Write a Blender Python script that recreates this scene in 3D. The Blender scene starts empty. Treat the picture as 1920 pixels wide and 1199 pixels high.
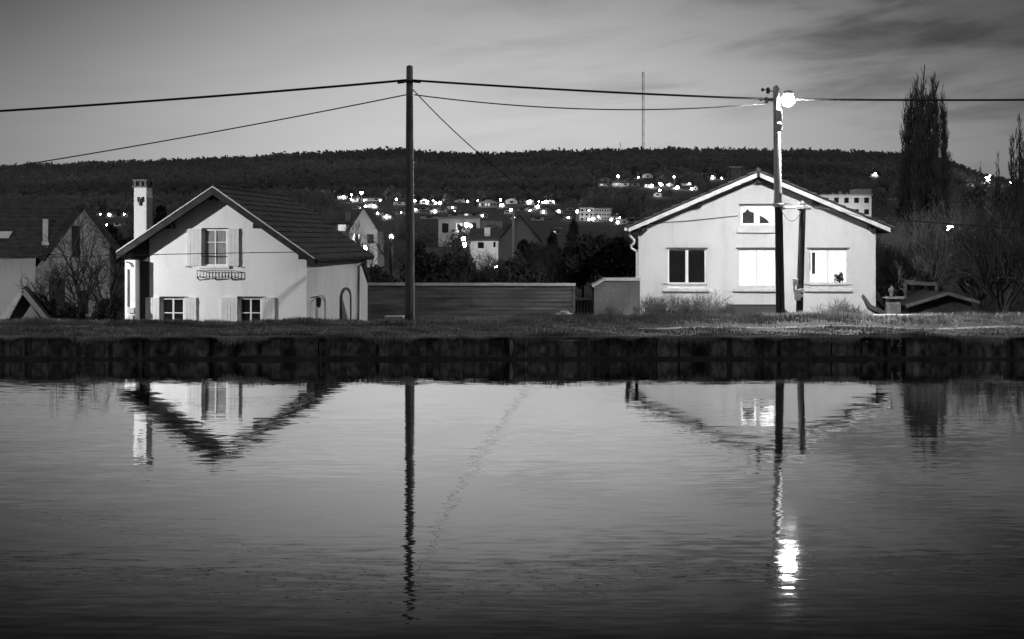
import bpy, math, random
import numpy as np
from mathutils import Vector

# ------------------------------------------------------------------ camera, world, exposure
scene = bpy.context.scene
FPX, CX, HZ, CAMZ = 2400.0, 960.0, 450.0, 2.8          # focal length in photo pixels, centre, horizon row, eye height
cam_data = bpy.data.cameras.new("camera")
cam_data.sensor_width = 36.0
cam_data.lens = FPX / 1920.0 * 36.0
cam_data.shift_y = -(599.5 - HZ) / 1920.0
cam_data.clip_start, cam_data.clip_end = 0.1, 20000.0
cam = bpy.data.objects.new("camera", cam_data)
scene.collection.objects.link(cam)
cam.location = (0, 0, CAMZ)
cam.rotation_euler = (math.radians(90), 0, 0)
scene.camera = cam
scene.view_settings.view_transform = 'Standard'
scene.view_settings.look = 'None'
scene.view_settings.exposure = 0.0
scene.view_settings.gamma = 1.0
scene.cycles.use_denoising = True
scene.cycles.sample_clamp_indirect = 6.0
scene.cycles.max_bounces = 5
scene.cycles.diffuse_bounces = 2
scene.cycles.glossy_bounces = 3
scene.cycles.caustics_reflective = False
scene.cycles.caustics_refractive = False


def make_world():
    w = bpy.data.worlds.new("World")
    scene.world = w
    w.use_nodes = True
    nt = w.node_tree
    nt.nodes.clear()
    N, L = nt.nodes.new, nt.links.new
    out = N('ShaderNodeOutputWorld')
    bg = N('ShaderNodeBackground')
    L(bg.outputs[0], out.inputs[0])
    tc = N('ShaderNodeTexCoord')
    sep = N('ShaderNodeSeparateXYZ')
    L(tc.outputs['Generated'], sep.inputs[0])

    def math_(op, a, b=None, c=None):
        m = N('ShaderNodeMath')
        m.operation = op
        for i, v in enumerate((a, b, c)):
            if v is None:
                continue
            if isinstance(v, (int, float)):
                m.inputs[i].default_value = v
            else:
                L(v, m.inputs[i])
        return m.outputs[0]
    # brightness of the dusk sky against height (sine of the elevation)
    ramp = N('ShaderNodeValToRGB')
    ramp.color_ramp.interpolation = 'B_SPLINE'
    stops = [(0.0, .62), (.05, .62), (.09, .60), (.13, .53), (.165, .41), (.19, .35), (.215, .36), (.24, .31), (.27, .20),
             (.30, .12), (.37, .05), (.56, .32), (1.0, .36)]
    els = ramp.color_ramp.elements
    while len(els) < len(stops):
        els.new(0.5)
    for e, (p, v) in zip(els, stops):
        e.position = p
        e.color = (v, v, v, 1)
    L(sep.outputs['Z'], ramp.inputs[0])
    az = math_('ARCTAN2', sep.outputs['X'], sep.outputs['Y'])
    mr = N('ShaderNodeMapRange')
    mr.interpolation_type = 'SMOOTHSTEP'
    L(math_('ABSOLUTE', math_('ADD', az, 0.02)), mr.inputs[0])
    for i, v in ((1, .02), (2, .50), (3, 1.0), (4, .27)):
        mr.inputs[i].default_value = v
    # thin streaks of darker cloud
    cmb = N('ShaderNodeCombineXYZ')
    L(math_('MULTIPLY', az, 3.2), cmb.inputs[0])
    L(math_('ADD', math_('MULTIPLY', sep.outputs['Z'], 16.0), math_('MULTIPLY', az, -1.5)), cmb.inputs[1])
    nz = N('ShaderNodeTexNoise')
    nz.inputs['Scale'].default_value = 1.6
    nz.inputs['Detail'].default_value = 6
    nz.inputs['Roughness'].default_value = 0.55
    nz.inputs['Distortion'].default_value = 0.4
    L(cmb.outputs[0], nz.inputs['Vector'])
    cm = N('ShaderNodeMapRange')
    cm.interpolation_type = 'SMOOTHSTEP'
    L(nz.outputs[0], cm.inputs[0])
    for i, v in ((1, .42), (2, .72), (3, 0.0), (4, 1.0)):
        cm.inputs[i].default_value = v
    rt = N('ShaderNodeMapRange')                        # more cloud to the right of the hill mast
    L(az, rt.inputs[0])
    for i, v in ((1, -.12), (2, .3), (3, .05), (4, .66)):
        rt.inputs[i].default_value = v
    cl = math_('SUBTRACT', 1.0, math_('MULTIPLY', cm.outputs[0], rt.outputs[0]))
    hi = N('ShaderNodeMapRange')                         # the glow fades sideways only near the horizon
    hi.interpolation_type = 'SMOOTHSTEP'
    L(sep.outputs['Z'], hi.inputs[0])
    for i, v in ((1, .36), (2, .55), (3, 0.0), (4, 1.0)):
        hi.inputs[i].default_value = v
    nar = N('ShaderNodeMapRange')                        # the glow is narrower higher up
    L(sep.outputs['Z'], nar.inputs[0])
    for i, v in ((1, .10), (2, .26), (3, 1.0), (4, 1.9)):
        nar.inputs[i].default_value = v
    side = math_('MAXIMUM', math_('POWER', mr.outputs[0], nar.outputs[0]), hi.outputs[0])
    v = math_('MULTIPLY', math_('MULTIPLY', ramp.outputs[0], side), cl)
    L(v, bg.inputs['Strength'])
    bg.inputs['Color'].default_value = (1, 1, 1, 1)


make_world()
COL = scene.collection


# ------------------------------------------------------------------ helpers
def tag(o, label=None, cat=None, group=None, kind=None):
    if label:
        o['label'] = label
    if cat:
        o['category'] = cat
    if group:
        o['group'] = group
    if kind:
        o['kind'] = kind
    return o


def empty(name, loc, rz=0.0, label=None, cat=None, group=None):
    o = bpy.data.objects.new(name, None)
    o.location = loc
    o.rotation_euler = (0, 0, rz)
    COL.objects.link(o)
    return tag(o, label, cat, group)


def P(px, py, Y):
    """the point at depth Y that the photo shows at pixel (px, py)"""
    return Vector(((px - CX) * Y / FPX, Y, CAMZ - (py - HZ) * Y / FPX))


class MB:
    """collects shapes for ONE mesh"""

    def __init__(s):
        s.v, s.f = [], []

    def add(s, verts, faces):
        b = len(s.v)
        s.v.extend([tuple(p) for p in verts])
        s.f.extend([tuple(i + b for i in f) for f in faces])
        return s

    def box(s, x0, x1, y0, y1, z0, z1):
        v = [(x0, y0, z0), (x1, y0, z0), (x1, y1, z0), (x0, y1, z0), (x0, y0, z1), (x1, y0, z1), (x1, y1, z1), (x0, y1, z1)]
        return s.add(v, [(3, 2, 1, 0), (4, 5, 6, 7), (0, 1, 5, 4), (1, 2, 6, 5), (2, 3, 7, 6), (3, 0, 4, 7)])

    def prism(s, poly, y0, y1):
        """polygon in x,z (counter-clockwise seen from -y) pushed from y0 to y1"""
        n = len(poly)
        v = [(x, y0, z) for x, z in poly] + [(x, y1, z) for x, z in poly]
        f = [tuple(range(n)), tuple(range(2 * n - 1, n - 1, -1))]
        f += [((i + 1) % n, i, i + n, (i + 1) % n + n) for i in range(n)]
        return s.add(v, f)

    def bar(s, a, b, w, h=None):
        """square bar from a to b, w wide, h high"""
        a, b = Vector(a), Vector(b)
        h = h or w
        d = (b - a).normalized()
        up = Vector((0, 0, 1)) if abs(d.z) < .9 else Vector((0, 1, 0))
        sx = d.cross(up).normalized() * (w / 2)
        sz = d.cross(sx).normalized() * (h / 2)
        v = [a - sx - sz, a + sx - sz, a + sx + sz, a - sx + sz, b - sx - sz, b + sx - sz, b + sx + sz, b - sx + sz]
        return s.add(v, [(3, 2, 1, 0), (4, 5, 6, 7), (0, 1, 5, 4), (1, 2, 6, 5), (2, 3, 7, 6), (3, 0, 4, 7)])

    def tube(s, pts, r, n=8, caps=True):
        pts = [Vector(p) for p in pts]
        rs = r if isinstance(r, (list, tuple)) else [r] * len(pts)
        b = len(s.v)
        u0 = None
        for i, p in enumerate(pts):
            d = (pts[min(i + 1, len(pts) - 1)] - pts[max(i - 1, 0)]).normalized()
            if u0 is None:
                u0 = d.orthogonal().normalized()
            u0 = (u0 - d * u0.dot(d)).normalized()
            w = d.cross(u0)
            for k in range(n):
                a = 2 * math.pi * k / n
                s.v.append(tuple(p + (u0 * math.cos(a) + w * math.sin(a)) * rs[i]))
        for i in range(len(pts) - 1):
            for k in range(n):
                a, c = b + i * n + k, b + i * n + (k + 1) % n
                s.f.append((a, c, c + n, a + n))
        if caps:
            s.f.append(tuple(b + k for k in reversed(range(n))))
            s.f.append(tuple(b + (len(pts) - 1) * n + k for k in range(n)))
        return s

    def lathe(s, prof, c=(0, 0, 0), n=16):
        b = len(s.v)
        for r, z in prof:
            for k in range(n):
                a = 2 * math.pi * k / n
                s.v.append((c[0] + r * math.cos(a), c[1] + r * math.sin(a), c[2] + z))
        for i in range(len(prof) - 1):
            for k in range(n):
                a, d = b + i * n + k, b + i * n + (k + 1) % n
                s.f.append((a, d, d + n, a + n))
        s.f.append(tuple(b + k for k in reversed(range(n))))
        s.f.append(tuple(b + (len(prof) - 1) * n + k for k in range(n)))
        return s

    def build(s, name, m, parent=None, base=None, smooth=False, bevel=0.0):
        me = bpy.data.meshes.new(name)
        b = Vector(base) if base is not None else Vector((0, 0, 0))
        me.from_pydata([tuple(Vector(p) - b) for p in s.v], [], s.f)
        me.materials.append(m)
        if smooth:
            me.polygons.foreach_set('use_smooth', [True] * len(me.polygons))
        o = bpy.data.objects.new(name, me)
        COL.objects.link(o)
        if parent is not None:
            o.parent = parent
        o.location = b
        if bevel:
            md = o.modifiers.new('bevel', 'BEVEL')
            md.width = bevel
            md.segments = 2
            md.limit_method = 'ANGLE'
        return o


def np_obj(name, V, F, m, parent=None, base=(0, 0, 0)):
    """object from numpy vertices (n,3) and equal-sized faces (k,c)"""
    V = np.asarray(V, dtype=np.float32) - np.asarray(base, dtype=np.float32)
    F = np.asarray(F, dtype=np.int32)
    me = bpy.data.meshes.new(name)
    me.vertices.add(len(V))
    me.vertices.foreach_set('co', V.ravel())
    c = F.shape[1]
    me.loops.add(F.size)
    me.loops.foreach_set('vertex_index', F.ravel())
    me.polygons.add(len(F))
    me.polygons.foreach_set('loop_start', np.arange(0, F.size, c, dtype=np.int32))
    me.polygons.foreach_set('loop_total', np.full(len(F), c, dtype=np.int32))
    me.update(calc_edges=True)
    me.validate()
    me.materials.append(m)
    o = bpy.data.objects.new(name, me)
    o.location = base
    COL.objects.link(o)
    if parent is not None:
        o.parent = parent
    return o


# ------------------------------------------------------------------ materials (a black and white world)
def mat(name, v, rough=0.85, var=0.25, scale=3.0, stretch=(1, 1, 1), fine=0.0, fscale=40.0, bump=0.0, spec=0.2, metallic=0.0, coord='Object', streak=0.0, thin=0.0):
    m = bpy.data.materials.new(name)
    m.use_nodes = True
    nt = m.node_tree
    N, L = nt.nodes.new, nt.links.new
    bs = nt.nodes['Principled BSDF']
    bs.inputs['Roughness'].default_value = rough
    bs.inputs['Specular IOR Level'].default_value = spec
    bs.inputs['Metallic'].default_value = metallic
    tc = N('ShaderNodeTexCoord')
    mp = N('ShaderNodeMapping')
    mp.inputs['Scale'].default_value = stretch
    L(tc.outputs[coord], mp.inputs[0])
    nz = N('ShaderNodeTexNoise')
    nz.inputs['Scale'].default_value = scale
    nz.inputs['Detail'].default_value = 5
    L(mp.outputs[0], nz.inputs['Vector'])
    mr = N('ShaderNodeMapRange')
    L(nz.outputs[0], mr.inputs[0])
    for i, x in ((1, .3), (2, .7), (3, v * (1 - var)), (4, v * (1 + var))):
        mr.inputs[i].default_value = x
    val = mr.outputs[0]
    if fine or bump:
        n2 = N('ShaderNodeTexNoise')
        n2.inputs['Scale'].default_value = fscale
        n2.inputs['Detail'].default_value = 4
        L(mp.outputs[0], n2.inputs['Vector'])
        if fine:
            m2 = N('ShaderNodeMapRange')
            L(n2.outputs[0], m2.inputs[0])
            for i, x in ((1, .3), (2, .7), (3, 1 - fine), (4, 1 + fine)):
                m2.inputs[i].default_value = x
            mu = N('ShaderNodeMath')
            mu.operation = 'MULTIPLY'
            L(val, mu.inputs[0])
            L(m2.outputs[0], mu.inputs[1])
            val = mu.outputs[0]
        if bump:
            bp = N('ShaderNodeBump')
            bp.inputs['Strength'].default_value = 1.0
            bp.inputs['Distance'].default_value = bump
            L(n2.outputs[0], bp.inputs['Height'])
            L(bp.outputs[0], bs.inputs['Normal'])
    if streak:                                            # rain streaks and patches of old wash
        m3 = N('ShaderNodeMapping')
        m3.inputs['Scale'].default_value = (2.6, 2.6, .5)
        L(tc.outputs[coord], m3.inputs[0])
        n3 = N('ShaderNodeTexNoise')
        n3.inputs['Scale'].default_value = 1.0
        n3.inputs['Detail'].default_value = 6
        n3.inputs['Roughness'].default_value = .62
        L(m3.outputs[0], n3.inputs['Vector'])
        r3 = N('ShaderNodeMapRange')
        L(n3.outputs[0], r3.inputs[0])
        for i, x in ((1, .52), (2, .72), (3, 1.0), (4, 1 - streak)):
            r3.inputs[i].default_value = x
        mu = N('ShaderNodeMath')
        mu.operation = 'MULTIPLY'
        L(val, mu.inputs[0])
        L(r3.outputs[0], mu.inputs[1])
        val = mu.outputs[0]
    L(val, bs.inputs['Base Color'])
    if thin:                                              # thin twigs and leaves let light through
        tr = N('ShaderNodeBsdfTranslucent')
        L(val, tr.inputs['Color'])
        mx = N('ShaderNodeMixShader')
        mx.inputs[0].default_value = thin
        L(bs.outputs[0], mx.inputs[1])
        L(tr.outputs[0], mx.inputs[2])
        L(mx.outputs[0], nt.nodes['Material Output'].inputs[0])
    return m


def emit(name, v, strength, folds=0.0):
    m = bpy.data.materials.new(name)
    m.use_nodes = True
    bs = m.node_tree.nodes['Principled BSDF']
    bs.inputs['Base Color'].default_value = (v, v, v, 1)
    bs.inputs['Emission Color'].default_value = (1, 1, 1, 1)
    bs.inputs['Emission Strength'].default_value = strength
    if folds:                                             # a lit curtain with soft vertical folds
        nt = m.node_tree
        N, L = nt.nodes.new, nt.links.new
        tc = N('ShaderNodeTexCoord')
        mp = N('ShaderNodeMapping')
        mp.inputs['Scale'].default_value = (7, 7, .5)
        L(tc.outputs['Object'], mp.inputs[0])
        nz = N('ShaderNodeTexNoise')
        nz.inputs['Scale'].default_value = 1.3
        nz.inputs['Detail'].default_value = 3
        L(mp.outputs[0], nz.inputs['Vector'])
        mr = N('ShaderNodeMapRange')
        L(nz.outputs[0], mr.inputs[0])
        for i, x in ((1, .3), (2, .6), (3, strength * (1 - folds)), (4, strength)):
            mr.inputs[i].default_value = x
        L(mr.outputs[0], bs.inputs['Emission Strength'])
    return m


M = {}
M['ground'] = mat('ground_earth', .045, var=.5, scale=.6, fine=.4, fscale=9)
M['hill'] = mat('hill_earth', .05, var=.4, scale=.02)
M['path'] = mat('gravel_path', .18, var=.35, scale=1.5, fine=.3, fscale=30)
M['quay'] = mat('quay_concrete', .125, var=.95, scale=1.6, stretch=(1.5, 1, .8), fine=.7, fscale=6, bump=.01)
M['quay_dark'] = mat('quay_wet_base', .07, var=.4, scale=2)
M['paintmark'] = mat('faded_paint', .30, var=.35, scale=9)
M['grass'] = mat('dry_grass', .25, var=.75, scale=.55, stretch=(1, 2.0, 1), fine=.35, fscale=14)
M['plaster'] = mat('rough_plaster', .80, var=.07, scale=.7, stretch=(1, 1, .6), fine=.05, fscale=22, bump=.004, streak=.11)
M['plaster_grey'] = mat('weathered_plaster', .56, var=.10, scale=.6, stretch=(1, 1, .5), fine=.06, fscale=25, bump=.005, streak=.14)
M['dark_face'] = mat('dark_facing', .055, var=.35, scale=1.5, stretch=(1, 1, .3))
M['white'] = mat('white_paint', .80, rough=.5, var=.05, scale=4)
M['shutter'] = mat('shutter_paint', .70, rough=.6, var=.06, scale=5)
M['trim'] = mat('weathered_trim', .55, rough=.6, var=.15, scale=5)
M['tile'] = mat('dark_roof_tile', .045, rough=.7, var=.4, scale=3, fine=.3, fscale=18)
M['tile2'] = mat('brown_roof_tile', .07, rough=.75, var=.35, scale=3, fine=.3, fscale=18)
M['wood_dark'] = mat('dark_timber', .035, var=.4, scale=4)
M['glass'] = mat('dark_window_glass', .012, rough=.06, var=.3, scale=2, spec=.5)
M['curtain'] = mat('net_curtain', .26, var=.18, scale=6, stretch=(4, 1, .6))
M['iron'] = mat('black_iron', .025, rough=.5, var=.2, scale=8)
M['lit'] = emit('lit_window', .25, .92, .35)
M['lit_dim'] = emit('dim_lit_window', .6, .65)
M['lamp'] = emit('street_lamp_bowl', .9, 5800)
M['lamp_top'] = emit('street_lamp_opal_cap', .9, 22)
M['far_lamp'] = emit('far_lamp_globe', .9, 110)
M['far_lamp_dim'] = emit('far_lamp_dim_globe', .9, 55)
M['near_lamp'] = emit('garden_lamp_globe', .9, 30)
M['pole'] = mat('grey_wood_pole', .13, var=.35, scale=2, stretch=(4, 4, .35), fine=.3, fscale=16)
M['pole_pale'] = mat('pale_wood_pole', .46, var=.5, scale=2.2, stretch=(5, 5, .35), fine=.3, fscale=14)
M['pole_dark'] = mat('dark_wood_pole', .04, var=.35, scale=2, stretch=(4, 4, .4), fine=.2)
M['metal'] = mat('pale_metal', .55, rough=.45, var=.15, scale=6, spec=.5)
M['cable'] = mat('black_cable', .02, rough=.6, var=.1, scale=2)
M['cable_grey'] = mat('grey_cable', .16, rough=.6, var=.1, scale=2)
M['fence'] = mat('fence_boards', .08, var=.6, scale=1.2, stretch=(.5, 1, 5), fine=.35, fscale=12)
M['coping'] = mat('fence_coping', .30, var=.25, scale=2)
M['shedwall'] = mat('grey_render', .095, var=.3, scale=1.2, fine=.2, fscale=12)
M['stone'] = mat('rubble_stone', .27, var=.5, scale=4.5, fine=.4, fscale=13, bump=.03)
M['stone_dark'] = mat('mossy_stone', .11, var=.4, scale=4, fine=.3, fscale=14)
M['slab'] = mat('pale_concrete', .55, var=.15, scale=3, fine=.15, fscale=20)
M['bark'] = mat('dark_bark', .045, var=.4, scale=5)
M['twig'] = mat('grey_twigs', .17, var=.45, scale=1.0)
M['twig_black'] = mat('black_twigs', .02, var=.3, scale=1.0)
M['twig_dark'] = mat('dark_twigs', .065, var=.4, scale=1.0)
M['weed'] = mat('dry_weeds', .09, var=.5, scale=2.5)
M['leaf_dark'] = mat('evergreen_leaves', .035, var=.5, scale=1.2)
M['leaf_mid'] = mat('hedge_leaves', .06, var=.6, scale=.9)
M['wood'] = mat('forest_crowns', .21, var=.4, scale=.006, fine=.25, fscale=.09, thin=.5)
M['town_wall'] = mat('town_render', .72, var=.12, scale=.4)
M['town_grey'] = mat('town_grey_render', .35, var=.15, scale=.4)
M['town_roof'] = mat('town_roof', .08, var=.3, scale=.6)
M['mast_pale'] = mat('mast_pale', .9, var=.1, scale=.1)
M['mast_dark'] = mat('mast_dark', .16, var=.1, scale=.1)
M['car'] = mat('car_paint', .5, rough=.3, var=.05, scale=1)

# ------------------------------------------------------------------ terrain
SKY = [(-900, 330), (0, 316), (200, 308), (400, 302), (550, 292), (750, 283), (810, 289), (920, 293), (1000, 287), (1200, 283), (1400, 283),
       (1550, 286), (1700, 292), (1780, 306), (1830, 328), (1920, 350), (2600, 385)]
PROF = [(56, 0.0), (75, 0.2), (110, 0.9), (180, 2.8), (250, 4.8), (450, 12.5), (700, 27.0), (900, 43.0), (1200, 73.0), (1600, 108.0), (1900, 112.0), (2600, 60.0),
        (9000, 0.0)]


def sm(a, b, x):
    t = np.clip((x - a) / (b - a), 0, 1)
    return t * t * (3 - 2 * t)


def ground_z(x, y):
    x, y = np.asarray(x, float), np.asarray(y, float)
    px = CX + FPX * x / np.maximum(y, 30.0)
    sc = (HZ - 3 - np.interp(px, [a for a, _ in SKY], [b for _, b in SKY])) / 165.0
    sc = 1 + (sc - 1) * sm(150, 700, y)
    hill = np.interp(y, [a for a, _ in PROF], [b for _, b in PROF]) * sc
    left = 1 - sm(-3.0, 3.5, x)
    low = -1.2 * left + -.16 * (1 - left)
    edge0 = 38.2 * left + 37.4 * (1 - left)
    edge1 = 41.2 * left + 43.6 * (1 - left)
    bank = .52 + .05 * np.sin(x * 1.3) * np.sin(x * .37 + 1) - .14 * np.exp(-((y - 34.4) / .5) ** 2) + .04 * np.exp(-((y - 36.2) / .7) ** 2) - .15 * left * sm(34.8, 36.4, y)
    t = sm(0, 1, (y - edge0) / (edge1 - edge0))
    near = bank * (1 - t) + low * t
    tt = sm(56, 75, y)
    z = np.where(y < 75, near * (1 - tt) + np.interp(y, [56, 75], [-.2, .2]) * tt, hill)
    z = np.where(y < 30.2, -1.6, z)
    z = np.where(y < 3.6, 1.1, z)
    return z


def make_ground():
    ys = [-400, -100, -30, -5, 2, 3.5, 3.7, 10, 20, 30.0, 30.25] + list(np.arange(30.5, 46, .35)) + list(np.arange(46, 80, 2.0)) + \
         list(np.geomspace(82, 2600, 90)) + [3500, 5000, 9000]
    ts = np.linspace(-1, 1, 141)
    ts = np.sign(ts) * np.abs(ts) ** 1.25
    V = []
    for y in ys:
        xs = ts * (45 + 1.3 * max(y, 0))
        zs = ground_z(xs, np.full_like(xs, y))
        V.append(np.stack([xs, np.full_like(xs, y), zs], 1))
    nx, ny = len(ts), len(ys)
    V = np.concatenate(V)
    i = np.arange(nx - 1)[None, :] + nx * np.arange(ny - 1)[:, None]
    i = i.ravel()
    F = np.stack([i, i + 1, i + nx + 1, i + nx], 1)
    o = np_obj('ground', V, F, M['ground'])
    tag(o, kind='structure')
    o.data.polygons.foreach_set('use_smooth', [True] * len(o.data.polygons))


make_ground()


def ground_hit(px, py):
    """where the ray through a pixel first meets the ground beyond the bank"""
    ya = np.concatenate([np.arange(60, 400, 2.0), np.arange(400, 2500, 5.0)])
    x = (px - CX) * ya / FPX
    rz = CAMZ - (py - HZ) * ya / FPX
    g = ground_z(x, ya)
    k = np.argmax(g >= rz) if (g >= rz).any() else len(ya) - 1
    return float(x[k]), float(ya[k]), float(g[k])


# ------------------------------------------------------------------ water
def make_water():
    m = bpy.data.materials.new('canal_water')
    m.use_nodes = True
    nt = m.node_tree
    nt.nodes.clear()
    N, L = nt.nodes.new, nt.links.new
    out = N('ShaderNodeOutputMaterial')
    tc = N('ShaderNodeTexCoord')

    def slopes(scale, stretch, rot, kx, ky, detail=2):
        mp = N('ShaderNodeMapping')
        mp.inputs['Scale'].default_value = stretch
        mp.inputs['Rotation'].default_value = (0, 0, rot)
        L(tc.outputs['Object'], mp.inputs[0])
        nz = N('ShaderNodeTexNoise')
        nz.inputs['Scale'].default_value = scale
        nz.inputs['Detail'].default_value = detail
        L(mp.outputs[0], nz.inputs['Vector'])
        s = N('ShaderNodeVectorMath')
        s.operation = 'SUBTRACT'
        L(nz.outputs['Color'], s.inputs[0])
        s.inputs[1].default_value = (.5, .5, .5)
        k = N('ShaderNodeVectorMath')
        k.operation = 'MULTIPLY'
        L(s.outputs[0], k.inputs[0])
        k.inputs[1].default_value = (kx, ky, 0)
        return k.outputs[0]
    a = slopes(1.0, (.7, 6.0, 1), .04, .013, .017)       # short cross ripples
    b = slopes(1.0, (.25, 1.2, 1), -.06, .005, .006)      # slow swell
    c = slopes(1.0, (3, 15, 1), .1, .026, .034)          # fine shiver
    ad = N('ShaderNodeVectorMath')
    L(a, ad.inputs[0])
    L(b, ad.inputs[1])
    ad2 = N('ShaderNodeVectorMath')
    L(ad.outputs[0], ad2.inputs[0])
    L(c, ad2.inputs[1])
    # calmer in the lee of the far quay, livelier mid-stream
    sp = N('ShaderNodeSeparateXYZ')
    L(tc.outputs['Object'], sp.inputs[0])
    lee = N('ShaderNodeMapRange')
    L(sp.outputs['Y'], lee.inputs[0])
    for i, v in ((1, 9.0), (2, 22.0), (3, 1.6), (4, .8)):
        lee.inputs[i].default_value = v
    sc_ = N('ShaderNodeVectorMath')
    sc_.operation = 'SCALE'
    L(ad2.outputs[0], sc_.inputs[0])
    L(lee.outputs[0], sc_.inputs['Scale'])
    up = N('ShaderNodeVectorMath')
    L(sc_.outputs[0], up.inputs[0])
    up.inputs[1].default_value = (0, 0, 1)
    nm = N('ShaderNodeVectorMath')
    nm.operation = 'NORMALIZE'
    L(up.outputs[0], nm.inputs[0])
    gl = N('ShaderNodeBsdfGlossy')
    gl.inputs['Roughness'].default_value = .02
    gl.inputs['Color'].default_value = (1, 1, 1, 1)
    L(nm.outputs[0], gl.inputs['Normal'])
    df = N('ShaderNodeBsdfDiffuse')
    df.inputs['Color'].default_value = (.012, .012, .012, 1)
    lw = N('ShaderNodeLayerWeight')
    lw.inputs['Blend'].default_value = .5
    mr = N('ShaderNodeMapRange')                         # reflectance against the viewing angle
    L(lw.outputs['Facing'], mr.inputs[0])
    for i, v in ((1, .705), (2, .83), (3, .10), (4, .98)):
        mr.inputs[i].default_value = v
    mx = N('ShaderNodeMixShader')
    L(mr.outputs[0], mx.inputs[0])
    L(df.outputs[0], mx.inputs[1])
    L(gl.outputs[0], mx.inputs[2])
    L(mx.outputs[0], out.inputs[0])
    mb = MB()
    mb.add([(-300, 3.55, 0), (300, 3.55, 0), (300, 30.2, 0), (-300, 30.2, 0)], [(0, 1, 2, 3)])
    tag(mb.build('water', m), kind='structure')


make_water()


# ------------------------------------------------------------------ quay, towpath, grass
def make_quay():
    rng = random.Random(5)
    root = empty('quay_wall', (0, 30, 0), 0, 'long low dark stained concrete quay wall rising from the canal', 'quay wall')
    mb = MB()
    mb.box(-60, 60, .12, .34, -1.6, .50)
    x = -40.0
    while x < 40:
        w = rng.choice([.35, .5, .7, 1.1])
        d = rng.uniform(-.02, .035)
        mb.box(x, x + w - rng.uniform(.01, .03), d, .2, -.3, .50 - rng.uniform(0, .12))
        x += w + (rng.uniform(.05, .30) if rng.random() < .65 else 0)
    mb.build('panelled_face', M['quay'], root)
    lb = MB()
    x = -40.0
    while x < 40:
        w = rng.uniform(.3, 1.4)
        lb.box(x, x + w, -.03 - rng.uniform(0, .04), .16, -1.6, rng.uniform(.045, .085))
        x += w
    lb.build('footing_ledge', M['quay_dark'], root)
    st = MB()
    p = P(958, 652, 29.95)
    st.tube([(p.x, -.05, .09), (p.x + .02, -.055, .28), (p.x, -.05, .46)], [.03, .055, .03], 7)
    st.build('mooring_post', M['paintmark'], root)


make_quay()


def make_number():
    cu = bpy.data.curves.new('number', 'FONT')
    cu.body = "12"
    cu.size = .29
    cu.extrude = .002
    cu.space_character = 1.15
    tmp = bpy.data.objects.new('tmp', cu)
    COL.objects.link(tmp)
    bpy.context.view_layer.update()
    me = bpy.data.meshes.new_from_object(tmp.evaluated_get(bpy.context.evaluated_depsgraph_get()))
    bpy.data.objects.remove(tmp)
    me.materials.clear()
    me.materials.append(M['paintmark'])
    o = bpy.data.objects.new('painted_number', me)
    p = P(1667, 650, 29.95)
    o.location = (p.x, 29.945, p.z)
    o.rotation_euler = (math.radians(90), 0, 0)
    COL.objects.link(o)
    tag(o, 'faded pale number 12 painted on the dark canal quay', 'number')


make_number()


def make_path():
    xs = np.linspace(3.2, 40, 75)
    V, F = [], []
    rows = (32.95, 33.1, 33.3, 33.5, 33.65)
    for y in rows:
        yy = y + .12 * np.sin(xs * .9) + .08 * np.sin(xs * 2.3 + 1)
        V.append(np.stack([xs, yy, ground_z(xs, yy) + .015], 1))
    n = len(xs)
    i = (np.arange(n - 1)[None, :] + n * np.arange(len(rows) - 1)[:, None]).ravel()
    tag(np_obj('towpath', np.concatenate(V), np.stack([i, i + 1, i + n + 1, i + n], 1), M['path']), kind='structure')


make_path()


def blades(rng, x, y, z, h, w, lean):
    n = len(x)
    a = rng.uniform(0, 2 * np.pi, n)
    la = rng.uniform(0, 2 * np.pi, n)
    dx, dy = np.cos(a) * w / 2, np.sin(a) * w / 2
    tx, ty = np.cos(la) * h * lean, np.sin(la) * h * lean
    b = np.stack([x, y, z], 1)
    s = np.stack([dx, dy, np.zeros(n)], 1)
    mid = b + np.stack([tx * .35, ty * .35, h * .6], 1)
    tip = b + np.stack([tx, ty, h], 1)
    V = np.stack([b - s, b + s, mid + s * .8, mid - s * .8, tip], 1).reshape(-1, 3)
    k = np.arange(n) * 5
    T = np.concatenate([np.stack([k, k + 1, k + 2], 1), np.stack([k, k + 2, k + 3], 1), np.stack([k + 3, k + 2, k + 4], 1)])
    return V, T


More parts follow.
